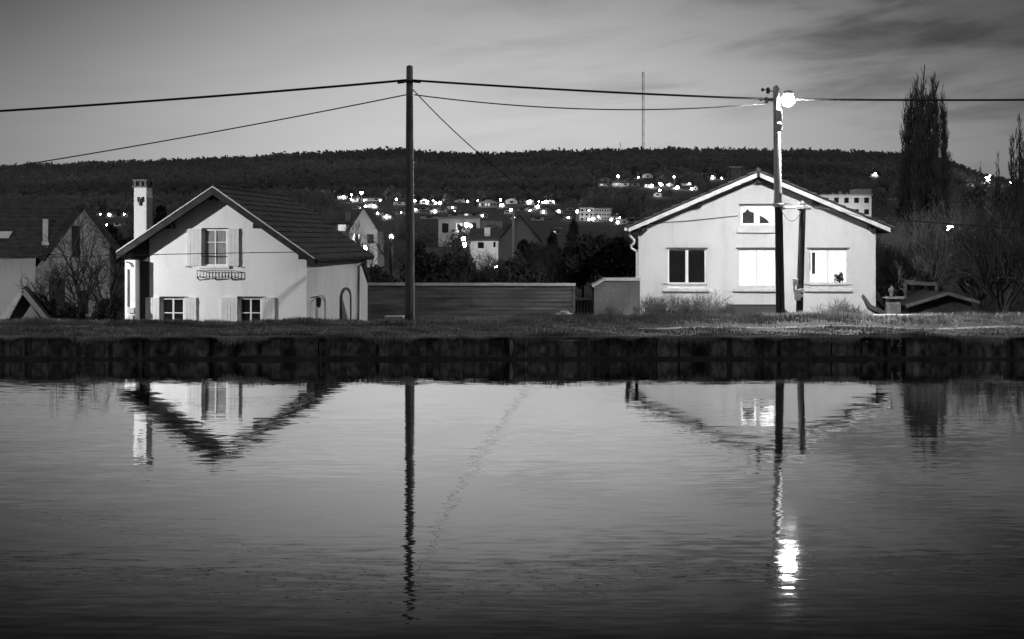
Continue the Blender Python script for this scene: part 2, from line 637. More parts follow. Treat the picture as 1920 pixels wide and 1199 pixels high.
def make_grass():
    rng = np.random.default_rng(3)
    Vs, Fs, off = [], [], 0

    def patch(n, y0, y1, h0, h1, lean, keep=None, x0=-16.5, x1=17.5):
        nonlocal off
        x = rng.uniform(x0, x1, n)
        y = rng.uniform(y0, y1, n)
        cl = .5 + .5 * np.sin(x * 1.9 + 2 * np.sin(y * 2)) * np.sin(x * .63 + y) + .35 * np.sin(x * 5.1 + y * 3)
        ok = rng.uniform(0, 1, n) < np.clip(.05 + cl * 1.1, .06, 1)
        if keep is not None:
            ok &= keep(x, y, rng.uniform(0, 1, n))
        x, y, cl = x[ok], y[ok], cl[ok]
        h = rng.uniform(h0, h1, len(x)) * (.55 + .6 * np.clip(cl, 0, 1.2))
        V, F = blades(rng, x, y, ground_z(x, np.maximum(y, 30.3)) - .01, h, rng.uniform(.010, .022, len(x)), rng.uniform(.1, lean, len(x)))
        Vs.append(V)
        Fs.append(F + off)
        off += len(V)
    patch(34000, 30.02, 32.7, .03, .09, .9)
    patch(15000, 29.98, 30.35, .05, .13, 1.4)
    patch(12000, 32.6, 34.0, .03, .08, .8, lambda x, y, r: r < np.where(x > 3.5, .55, 1.0))
    patch(9000, 33.9, 35.0, .03, .08, .9)
    patch(30000, 35.0, 36.4, .05, .18, .8)
    patch(14000, 36.2, 38.2, .04, .11, .6, None, -16.5, -3.0)
    patch(16000, 36.2, 38.5, .07, .19, .6, None, -3.0, 17.5)
    patch(9000, 37.6, 41.0, .05, .17, .6, None, 2, 17.5)
    patch(700, 38, 41.0, .08, .34, .6, None, 9.2, 10.9)
    # blades that hang over the quay edge
    n = 9000
    x = rng.uniform(-16, 17, n)
    d = .02 + .24 * np.clip(.35 + .65 * np.sin(x * 2.7) * np.sin(x * .9 + 1) + .3 * np.sin(x * 7.3), .05, 1.2) * rng.uniform(.1, 1, n)
    b = np.stack([x, np.full(n, 30.02) + rng.uniform(0, .06, n), np.full(n, .535)], 1)
    s = np.stack([rng.uniform(.006, .011, n), np.zeros(n), np.zeros(n)], 1)
    mid = b + np.stack([rng.normal(0, .02, n), -rng.uniform(.05, .10, n), .03 - d * .2], 1)
    tip = b + np.stack([rng.normal(0, .04, n), -rng.uniform(.07, .13, n), -d], 1)
    V = np.stack([b - s, b + s, mid + s, mid - s, tip], 1).reshape(-1, 3)
    k = np.arange(n) * 5
    Vs.append(V)
    Fs.append(np.concatenate([np.stack([k, k + 1, k + 2], 1), np.stack([k, k + 2, k + 3], 1), np.stack([k + 3, k + 2, k + 4], 1)]) + off)
    o = np_obj('grass', np.concatenate(Vs), np.concatenate(Fs), M['grass'])
    tag(o, 'dry winter grass covering the canal bank and towpath verges', 'grass', kind='stuff')


make_grass()


# ------------------------------------------------------------------ vegetation builders
def seg_mesh(segs, n=4):
    S = np.array(segs, dtype=float)
    p0, p1, r0, r1 = S[:, 0:3], S[:, 3:6], S[:, 6], S[:, 7]
    d = p1 - p0
    d /= np.maximum(np.linalg.norm(d, axis=1, keepdims=True), 1e-9)
    ref = np.where(np.abs(d[:, 2:3]) < .9, np.array([[0, 0, 1.0]]), np.array([[1.0, 0, 0]]))
    u = np.cross(d, ref)
    u /= np.linalg.norm(u, axis=1, keepdims=True)
    w = np.cross(d, u)
    ring = []
    for p, r in ((p0, r0), (p1, r1)):
        for k in range(n):
            a = 2 * math.pi * k / n
            ring.append(p + (u * math.cos(a) + w * math.sin(a)) * r[:, None])
    V = np.stack(ring, 1).reshape(-1, 3)
    b = np.arange(len(S)) * 2 * n
    F = np.concatenate([np.stack([b + k, b + (k + 1) % n, b + n + (k + 1) % n, b + n + k], 1) for k in range(n)])
    return V, F


def grow(rng, out, p, d, L, r, lev, maxlev, kids, spread, up, wob, taper=.62, start=.25, lenf=(.45, .75)):
    """one limb as a wobbling chain of segments, then its own side limbs"""
    steps = max(2, int(5 - lev))
    pts = [p]
    dirs = []
    for i in range(steps):
        d = (d + Vector((rng.gauss(0, wob), rng.gauss(0, wob), rng.gauss(0, wob) + up)) * .5).normalized()
        dirs.append(d)
        pts.append(pts[-1] + d * (L / steps))
    for i in range(steps):
        ra = r * (1 - (1 - taper * .5) * i / steps)
        rb = r * (1 - (1 - taper * .5) * (i + 1) / steps)
        out[min(lev, 9)].append((*pts[i], *pts[i + 1], ra, rb))
    if lev >= maxlev:
        return
    for k in range(kids[min(lev, len(kids) - 1)]):
        t = start + (1 - start) * rng.random()
        i = min(steps - 1, int(t * steps))
        q = pts[i].lerp(pts[i + 1], t * steps - i)
        ax = dirs[i].orthogonal().normalized()
        from mathutils import Quaternion
        ax = Quaternion(dirs[i], rng.uniform(0, 2 * math.pi)) @ ax
        nd = (dirs[i] + ax * spread * rng.uniform(.6, 1.3)).normalized()
        grow(rng, out, q, nd, L * rng.uniform(*lenf) * (1.15 - .5 * t), max(r * .5 * (1.1 - .4 * t), .006), lev + 1, maxlev, kids, spread, up, wob, taper, .2, lenf)


def bare_tree(name, px, base, height, seed, label, cat='tree', group=None, stems=1, kids=(7, 6, 5), spread=.8, up=.12, wob=.22, r=None, maxlev=3,
              tmat='bark', cmat='twig', stemspread=.4, lenf=(.45, .75), lean=(0, 0), trunkf=.75, trunk_levels=1):
    rng = random.Random(seed)
    out = [[] for _ in range(10)]
    base = Vector(base)
    r = r or height * .018
    for s in range(stems):
        a = rng.uniform(0, 2 * math.pi)
        d = Vector((math.cos(a) * stemspread * (stems > 1) * rng.uniform(.3, 1) + lean[0], math.sin(a) * stemspread * .7 * (stems > 1) + lean[1], 1)).normalized()
        L = height * trunkf * rng.uniform(.8, 1.0 if stems > 1 else .95)
        grow(rng, out, base + Vector((rng.gauss(0, .06), rng.gauss(0, .06), -.1)) * (stems > 1), d, L, r, 0, maxlev, kids, spread, up, wob, lenf=lenf)
    root = empty(name, base, 0, label, cat, group)
    tr = sum(out[:trunk_levels], [])
    cr = sum(out[trunk_levels:], [])
    V, F = seg_mesh(tr, 6)
    np_obj('trunk', V - np.array(base), F, M[tmat], root)
    if cr:
        V, F = seg_mesh(cr, 3)
        np_obj('crown', V - np.array(base), F, M[cmat], root)
    return root


def leaf_mass(rng, c, rad, n, size, clumps=14, shape='round'):
    """leaf sized quads gathered in clumps through an uneven volume"""
    c, rad = np.array(c), np.array(rad)
    cc, cr = [], []
    for _ in range(clumps):
        if shape == 'cone':
            t = rng.uniform(0, .93)
            a = rng.uniform(0, 2 * np.pi)
            rr = (1 - t) * rng.uniform(.2, 1.0)
            cc.append(np.array([np.cos(a) * rr, np.sin(a) * rr, -1 + 2 * t]))
            cr.append(.15 + .25 * (1 - t))
        else:
            v = rng.normal(0, 1, 3)
            v /= np.linalg.norm(v)
            cc.append(v * rng.uniform(.25, .85))
            cr.append(rng.uniform(.18, .42))
    k = rng.integers(0, clumps, n)
    v = rng.normal(0, 1, (n, 3))
    v /= np.linalg.norm(v, axis=1, keepdims=True)
    pos = np.array(cc)[k] + v * (np.array(cr)[k] * rng.uniform(.2, 1.15, n) ** .6)[:, None]
    pos = c + pos * rad
    a = rng.normal(0, 1, (n, 3))
    a /= np.linalg.norm(a, axis=1, keepdims=True)
    b = rng.normal(0, 1, (n, 3))
    b -= a * (a * b).sum(1, keepdims=True)
    b /= np.linalg.norm(b, axis=1, keepdims=True)
    s = (size * rng.uniform(.5, 1.4, n))[:, None]
    V = np.stack([pos - a * s, pos - b * s * .5, pos + a * s, pos + b * s * .5], 1).reshape(-1, 3)
    i = np.arange(n) * 4
    return V, np.stack([i, i + 1, i + 2, i + 3], 1)


def leafy_tree(name, px, top, Y, wpx, label, seed, cat='tree', group=None, n=2600, size=.16, shape='round', m='leaf_dark', clumps=16, lowpx=None):
    """evergreen whose crown spans wpx pixels and reaches row `top`"""
    rng = np.random.default_rng(seed)
    t = P(px, top, Y)
    g = float(ground_z(t.x, Y))
    h = t.z - g
    w = wpx * Y / FPX / 2
    base = np.array([t.x, Y, g])
    lo = .12 * h if lowpx is None else P(px, lowpx, Y).z - g
    c = np.array([0, 0, (h + lo) / 2])
    V, F = leaf_mass(rng, c, (w, w * .8, (h - lo) / 2 * .92), n, size, clumps, shape)
    root = empty(name, base, 0, label, cat, group)
    mb = MB()
    mb.tube([(0, 0, -.2), (0.03, 0, h * .35), (-.02, .03, h * .8)], [max(.05, h * .022), h * .016, .02], 7)
    mb.build('trunk', M['bark'], root)
    np_obj('crown', V, F, M[m], root)
    return root


# ------------------------------------------------------------------ house pieces
class Face:
    """a facade plane: local x to the right, local z = world z - base; measured in photo pixels"""

    def __init__(s, X, Y, base, rz):
        s.o, s.rz, s.base = Vector((X, Y, base)), rz, base
        s.ax = Vector((math.cos(rz), math.sin(rz), 0))
        s.n = Vector((-math.sin(rz), math.cos(rz), 0))

    def uv(s, px, py, dy=0.0):
        """local x, z of the pixel on the plane local y = dy"""
        o = s.o + s.n * dy
        d = Vector(((px - CX) / FPX, 1, -(py - HZ) / FPX))
        t = (o.x * s.n.x + o.y * s.n.y) / (d.x * s.n.x + d.y * s.n.y)
        p = d * t
        return (p - o).x * s.ax.x + (p - o).y * s.ax.y, CAMZ + p.z - s.base

    def rect(s, x0, y0, x1, y1, dy=0.0):
        a, zt = s.uv(x0, y0, dy)
        b, zb = s.uv(x1, y1, dy)
        return a, b, zb, zt


def wall_with_holes(mb, poly_top, x0, x1, z0, holes, y0=0.0, thick=.25):
    """front wall x0..x1 from z0 up to the outline poly_top(x), leaving rectangular holes (a, b, za, zb)"""
    xs = sorted(set([x0, x1] + [h[0] for h in holes] + [h[1] for h in holes] + [p for p in poly_top.breaks if x0 < p < x1]))
    for a, b in zip(xs, xs[1:]):
        hs = sorted([h for h in holes if h[0] < b - 1e-6 and h[1] > a + 1e-6], key=lambda h: h[2])
        z = z0
        for h in hs:
            if h[2] > z + 1e-6:
                mb.add([(a, y0, z), (b, y0, z), (b, y0, h[2]), (a, y0, h[2])], [(0, 1, 2, 3)])
            z = h[3]
        mb.add([(a, y0, z), (b, y0, z), (b, y0, poly_top(b)), (a, y0, poly_top(a))], [(0, 1, 2, 3)])
    for a, b, za, zb in holes:                            # reveals
        y1 = y0 + thick
        mb.add([(a, y0, za), (a, y1, za), (a, y1, zb), (a, y0, zb)], [(0, 1, 2, 3)])
        mb.add([(b, y0, zb), (b, y1, zb), (b, y1, za), (b, y0, za)], [(0, 1, 2, 3)])
        mb.add([(a, y0, zb), (a, y1, zb), (b, y1, zb), (b, y0, zb)], [(0, 1, 2, 3)])
        mb.add([(a, y0, za), (b, y0, za), (b, y1, za), (a, y1, za)], [(0, 1, 2, 3)])


class Gable:
    def __init__(s, xl, zl, xa, za, xr, zr):
        s.p = [(xl, zl), (xa, za), (xr, zr)]
        s.breaks = [xa]

    def __call__(s, x):
        (xl, zl), (xa, za), (xr, zr) = s.p
        return zl + (za - zl) * (x - xl) / (xa - xl) if x <= xa else za + (zr - za) * (x - xa) / (xr - xa)


def tiled_slope(mb, x0, z0, x1, z1, ya, yb, rows, th=.05):
    """roof slope from the ridge (x0,z0) to the eave (x1,z1), between depths ya and yb, as overlapping tile rows"""
    L = math.hypot(x1 - x0, z1 - z0)
    ux, uz = (x1 - x0) / L, (z1 - z0) / L
    nx, nz = (-uz, ux) if ux > 0 else (uz, -ux)
    if nz < 0:
        nx, nz = -nx, -nz
    rng = random.Random(int(L * 100))
    for i in range(rows):
        a, b = L * i / rows, L * (i + 1.12) / rows
        b = min(b, L + .04)
        lo, hi = .004 + .0005 * (i % 3), th + rng.uniform(-.006, .006)
        np_ = max(1, int((yb - ya) / .42))
        for k in range(np_):
            j, jb = rng.uniform(-.007, .012), rng.uniform(-.012, .018)
            q = [(a, .0), (b + jb, lo), (b + jb, hi + j), (a, lo + .012)]
            pts = [(x0 + ux * s + nx * h, z0 + uz * s + nz * h) for s, h in q]
            y0_, y1_ = ya + (yb - ya) * k / np_, ya + (yb - ya) * (k + 1) / np_ - (.004 if k < np_ - 1 else 0)
            v = [(x, y0_, z) for x, z in pts] + [(x, y1_, z) for x, z in pts]
            mb.add(v, [(0, 1, 2, 3), (7, 6, 5, 4), (1, 0, 4, 5), (2, 1, 5, 6), (3, 2, 6, 7), (0, 3, 7, 4)])


def window(parent, r, y, m_glass, m_frame='white', fw=.05, mull=1, bars=1, name='window', bottom_panel=0.0, barw=.03, sill=None, sill_m='white'):
    """frame with panes set into a hole r = (x0, x1, z0, z1); pane a sub-part"""
    x0, x1, z0, z1 = r
    f = MB()
    f.box(x0, x0 + fw, y, y + .06, z0, z1)
    f.box(x1 - fw, x1, y, y + .06, z0, z1)
    f.box(x0 + fw, x1 - fw, y, y + .06, z1 - fw, z1)
    f.box(x0 + fw, x1 - fw, y, y + .06, z0, z0 + fw + bottom_panel)
    zb = z0 + fw + bottom_panel
    for i in range(mull):
        c = x0 + (x1 - x0) * (i + 1) / (mull + 1)
        f.box(c - barw, c + barw, y + .002, y + .058, zb, z1 - fw)
    for i in range(bars):
        c = zb + (z1 - fw - zb) * (.66 if bars == 1 else (i + 1) / (bars + 1))
        segs = [x0 + fw] + sum([[x0 + (x1 - x0) * (k + 1) / (mull + 1) - barw, x0 + (x1 - x0) * (k + 1) / (mull + 1) + barw] for k in range(mull)], []) + [x1 - fw]
        for a, b in zip(segs[0::2], segs[1::2]):
            f.box(a, b, y + .006, y + .054, c - barw * .6, c + barw * .6)
    o = f.build(name, M[m_frame], parent)
    g = MB()
    g.box(x0 + fw * .5, x1 - fw * .5, y + .03, y + .036, zb - .01, z1 - fw * .5)
    g.build('pane', m_glass, o)
    if sill:
        s = MB()
        s.box(*sill)
        s.build('sill', M[sill_m], o, bevel=.006)
    return o


# ------------------------------------------------------------------ the white gabled house (left)
RZ = math.radians(-5.2)


def left_house():
    X0 = (575 - CX) * 42.3 / FPX
    base = -1.2
    F = Face(X0, 42.3, base, RZ)
    root = empty('gabled_house', (X0, 42.3, base), RZ, 'white two storey gabled house with dark tiled roof and tall chimney', 'house')
    OV = .55                                              # roof overhang beyond the facade
    ax, az = F.uv(399, 349, -OV)
    lx, lz = F.uv(219, 471, -OV)
    rx, rz = F.uv(590, 484, -OV)
    kl, kr = (az - lz) / (ax - lx), (az - rz) / (rx - ax)
    TH = .20                                              # roof build-up
    gab = Gable(lx, lz - TH, ax, az - TH, rx, rz - TH)
    xl, _ = F.uv(240, 500)
    xdark, _ = F.uv(280, 500)
    xr = 0.0
    D, D2 = 8.6, 10.9
    up = F.rect(380, 430, 426, 499)
    g1 = F.rect(302, 558, 346, 640)
    g2 = F.rect(448, 558, 491, 640)
    w = MB()
    wall_with_holes(w, gab, xdark, xr, 0, [up, g1, g2])
    # side wall (right) with two arched openings filled later, rear wall, left wall
    zt = gab(xr)
    zl = gab(xl)
    w.add([(xr, 0, 0), (xr, D, 0), (xr, D, zt), (xr, 0, zt)], [(0, 1, 2, 3)])
    w.add([(xl, D, 0), (xl, 0, 0), (xl, 0, zl), (xl, D, zl)], [(0, 1, 2, 3)])
    w.add([(xr, D, 0), (xl, D, 0), (xl, D, zl), (ax, D, gab(ax)), (xr, D, zt)], [(0, 1, 2, 3, 4)])
    w.build('wall', M['plaster'], root)
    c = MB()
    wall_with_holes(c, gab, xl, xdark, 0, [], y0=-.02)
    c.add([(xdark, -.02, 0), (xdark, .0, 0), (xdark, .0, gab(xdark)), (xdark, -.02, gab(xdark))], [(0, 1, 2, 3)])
    c.build('dark_corner_strip', M['dark_face'], root)  # strip of the front wall, darker than the plaster beside it
    # projecting meter cupboard at the left corner
    a, b, z0, z1 = F.rect(234, 488, 254, 640, -.42)
    cb = MB()
    cb.box(a, b, -.42, -.02, 0, z1)
    co = cb.build('corner_cupboard', M['white'], root, bevel=.01)
    pp = MB()
    pp.tube([(a + .12, -.45, z1 - .3), (a + .12, -.45, z1 - 1.55)], .018, 6)
    pp.tube([(a + .05, -.45, z1 - .06), (a + .2, -.46, z1 - .10), (a + .26, -.46, z1 - .22)], .018, 6)
    pp.build('pipe', M['iron'], co)
    mt = MB()
    mt.box(a + .12, b - .03, -.5, -.425, z1 - 1.75, z1 - 1.58)
    mt.box(a + .14, b - .06, -.5, -.425, z1 - 2.05, z1 - 1.82)
    mt.build('meter_box', M['metal'], co)
    # roof
    r = MB()
    yb = D + .35
    tiled_slope(r, ax, az - .05, rx, rz - .05, -OV, yb, 13)
    tiled_slope(r, ax, az - .05, lx, lz - .05, -OV, yb, 13)
    r.tube([(ax, -OV, az - .015), (ax, yb, az - .015)], .06, 8)
    roof = r.build('roof', M['tile'], root)
    s = MB()                                              # dark boarded soffit and barge boards
    for (ex, ez) in ((lx, lz), (rx, rz)):
        s.add([(ax, -OV + .03, az - .06), (ex, -OV + .03, ez - .06), (ex, yb - .05, ez - .06), (ax, yb - .05, az - .06),
               (ax, -OV + .03, az - TH), (ex, -OV + .03, ez - TH), (ex, yb - .05, ez - TH), (ax, yb - .05, az - TH)],
              [(0, 1, 5, 4), (4, 5, 6, 7), (1, 2, 6, 5), (2, 3, 7, 6)])
    s.build('soffit', M['wood_dark'], roof)
    bb = MB()
    for (ex, ez) in ((lx, lz), (rx, rz)):
        bb.add([(ax, -OV - .025, az - .07), (ex, -OV - .025, ez - .07), (ex, -OV - .025, ez - .27), (ax, -OV - .025, az - .29),
                (ax, -OV, az - .07), (ex, -OV, ez - .07), (ex, -OV, ez - .27), (ax, -OV, az - .29)],
               [(0, 1, 2, 3), (7, 6, 5, 4), (0, 4, 5, 1), (3, 2, 6, 7), (1, 5, 6, 2)])
    bb.build('barge_board', M['wood_dark'], roof)
    vt = MB()
    for (ex, ez) in ((lx, lz), (rx, rz)):
        vt.bar((ax, -OV - .02, az - .02), (ex, -OV - .02, ez - .02), .06, .035)
    vt.build('verge_trim', M['trim'], roof)
    for ppx, ppy in ((318, 423), (399, 371), (481, 423), (566, 481), (240, 476)):
        u, v = F.uv(ppx, ppy, -.3)
        pb = MB()
        pb.box(u - .09, u + .09, -.42, .1, v - .10, v + .06)
        pb.build('purlin_end', M['wood_dark'], roof)
    gt = MB()
    gt.tube([(rx + .03, -OV + .1, rz - .10), (rx + .03, yb, rz - .10)], .055, 8)
    gt.build('gutter', M['wood_dark'], roof)
    # upper window with curtain, shutters and sill
    wo = window(root, up, .05, M['curtain'], fw=.055, bars=1, barw=.022)
    ra = MB()
    _, zr_ = F.uv(400, 481)
    ra.bar((up[0] - .06, -.03, zr_), (up[1] + .06, -.03, zr_), .025)
    ra.build('safety_rail', M['iron'], wo)
    sl = MB()
    a, b, z0, z1 = F.rect(374, 499, 431, 504)
    sl.box(a, b, -.08, .0, z0, z1)
    sl.build('sill', M['white'], wo, bevel=.006)
    li = MB()
    a, b, z0, z1 = F.rect(379, 428, 427, 430)
    li.box(a, b, -.03, 0, z0, z1)
    li.build('lintel', M['wood_dark'], wo)

    def shutter(x0, y0, x1, y1, side):
        a, b, z0, z1 = F.rect(x0, y0, x1, y1)
        z0 = max(z0, .35)
        m = MB()
        m.box(a, b, -.06, -.015, z0, z1)
        n = max(3, int((b - a) / .1))
        for k in range(n):
            m.box(a + (b - a) * k / n + .006, a + (b - a) * (k + 1) / n - .006, -.066, -.06, z0 + .01, z1 - .01)
        o = m.build('shutter', M['shutter'], root)
        for zb in (z0 + .12, z1 - .17):
            h = MB()
            h.box(a, b, -.075, -.066, zb, zb + .05)
            h.build('batten', M['shutter'], o)
        k = MB()
        e = a if side < 0 else b
        k.bar((e - .05, -.07, z0 - .02), (e + .05, -.07, z0 - .03), .03)
        k.build('catch', M['iron'], o)
    shutter(352, 429, 379, 499, -1)
    shutter(427, 429, 449, 499, 1)
    shutter(274, 558, 300, 640, -1)
    shutter(347, 558, 369, 640, 1)
    shutter(415, 558, 446, 640, -1)
    shutter(493, 558, 516, 640, 1)
    for g in (g1, g2):
        g = (g[0], g[1], g[2], g[3])
        wo = window(root, g, .05, M['glass'], fw=.07, bars=1, barw=.028)
        li = MB()
        li.box(g[0] - .05, g[1] + .1, -.05, -.002, g[3], g[3] + .03)
        li.build('lintel', M['wood_dark'], wo)
    # wrought iron flower rail below the upper window
    a, b, z0, z1 = F.rect(370, 508, 434, 522, -.22)
    fb = MB()
    for z in (z0 + .04, z1):
        fb.bar((a, -.24, z), (b, -.24, z), .022)
        for e in (a, b):
            fb.bar((e, -.24, z), (e, -.01, z), .022)
    n = 11
    for k in range(n + 1):
        x = a + (b - a) * k / n
        fb.bar((x, -.24, z0 + .03), (x, -.24, z1), .015)
    for k in (0, .5, 1):
        x = a + (b - a) * k
        fb.bar((x, -.24, z0 + .03), (x, -.01, z0 - .07), .03)
    fb.build('flower_rail', M['iron'], root)
    # right flank: two arched doors, lantern, downpipe
    def arch(y0, y1, ztop, dark):
        hw = (y1 - y0) / 2
        n = 9
        ring = [(y0, 0.05)] + [(y0 + hw - hw * math.cos(math.pi * i / n), ztop - hw * .45 + hw * .45 * math.sin(math.pi * i / n)) for i in range(n + 1)] + [(y1, .05)]
        m = MB()
        v = [(xr + .03, y, z) for y, z in ring] + [(xr - .0, y, z) for y, z in ring]
        k = len(ring)
        m.add(v, [tuple(range(k))] + [(i, i + k, (i + 1) % k + k, (i + 1) % k) for i in range(k)])
        o = m.build('arched_door', M['white'], root)
        s_ = MB()                                         # surround
        for (p, q) in zip(ring, ring[1:]):
            s_.bar((xr + .04, p[0], p[1]), (xr + .04, q[0], q[1]), .08, .09)
        s_.build('surround', M['trim' if not dark else 'shedwall'], o)
    def side(px, py):
        """depth along the flank and height for a pixel on it"""
        o, d = F.o, Vector(((px - CX) / FPX, 1, -(py - HZ) / FPX))
        t = (o.x * F.ax.x + o.y * F.ax.y) / (d.x * F.ax.x + d.y * F.ax.y)
        p = d * t
        return (p - o).x * F.n.x + (p - o).y * F.n.y, CAMZ + p.z - base
    ya, za = side(592, 557)
    y2, _ = side(607, 557)
    arch(ya, y2, za, False)
    ya, za = side(637, 543)
    y2, _ = side(655, 543)
    arch(ya, y2, za, True)
    yl, zl_ = side(584, 565)
    ln = MB()
    ln.bar((xr, yl - .1, zl_ + .12), (xr + .25, yl - .1, zl_ + .16), .03)
    ln.bar((xr + .02, yl - .1, zl_ - .02), (xr + .2, yl - .1, zl_ + .12), .02)
    ln.lathe([(.02, .02), (.10, -.03), (.09, -.06), (.075, -.27), (.03, -.33)], (xr + .27, yl - .1, zl_ + .12), 6)
    ln.build('wall_lantern', M['iron'], root)
    dp = MB()
    yd, _ = side(668, 520)
    dp.tube([(rx, yd, rz - .15), (xr + .1, yd, rz - .45), (xr + .08, yd, .0)], .045, 8)
    dp.build('downpipe', M['shedwall'], root)
    # lean-to at the back
    yt, zt0 = side(672, 506)
    ye, zt1 = side(690, 538)
    lt = MB()
    lt.add([(xr + .02, D, 0), (xr + .02, ye, 0), (xr + .02, ye, zt1), (xr + .02, D, zt0 + .15),
            (xl, D, 0), (xl, ye, 0), (xl, ye, zt1), (xl, D, zt0 + .15)],
           [(0, 1, 2, 3), (1, 5, 6, 2), (4, 7, 6, 5), (0, 3, 7, 4)])
    lo = lt.build('lean_to', M['plaster'], root)
    lr = MB()
    v = []
    for x in (xl - .1, xr + .12):
        v += [(x, D, zt0 + .17), (x, ye + .15, zt1 - .05), (x, ye + .15, zt1 + .14), (x, D, zt0 + .36)]
    lr.add(v, [(0, 1, 2, 3), (7, 6, 5, 4), (0, 4, 5, 1), (1, 5, 6, 2), (2, 6, 7, 3), (3, 7, 4, 0)])
    lr.build('roof', M['tile'], lo)
    # chimney
    a, ztop = F.uv(250, 352, .9)
    b, _ = F.uv(280, 352, .9)
    a2, zc = F.uv(250, 337, .9)
    zb = gab((a + b) / 2) - .3
    ch = MB()
    cw = b - a - .12
    ch.box(a + .02, a + .02 + cw, .9, 1.45, zb, ztop)
    co = ch.build('chimney', M['plaster_grey'], root, bevel=.01)
    cc = MB()
    cc.box(a - .03, a + .07 + cw, .85, 1.5, ztop + .002, ztop + .05)
    for px_ in (a + .02, a + cw - .05):
        for py_ in (.88, 1.4):
            cc.box(px_, px_ + .07, py_, py_ + .07, ztop + .05, zc - .05)
    cc.box(a - .01, a + .05 + cw, .85, 1.5, zc - .05, zc)
    cc.build('chimney_cap', M['shedwall'], co)
    an = MB()
    u, v = F.uv(263, 377, .88)
    an.tube([(u - .08, .875, v + .13), (u - .07, .87, v - .02), (u, .87, v - .07), (u + .07, .87, v - .02), (u + .08, .875, v + .13)], .035, 6)
    an.tube([(u, .87, v + .08), (u, .87, v - .17)], .045, 6)
    an.build('iron_anchor', M['iron'], co)


left_house()


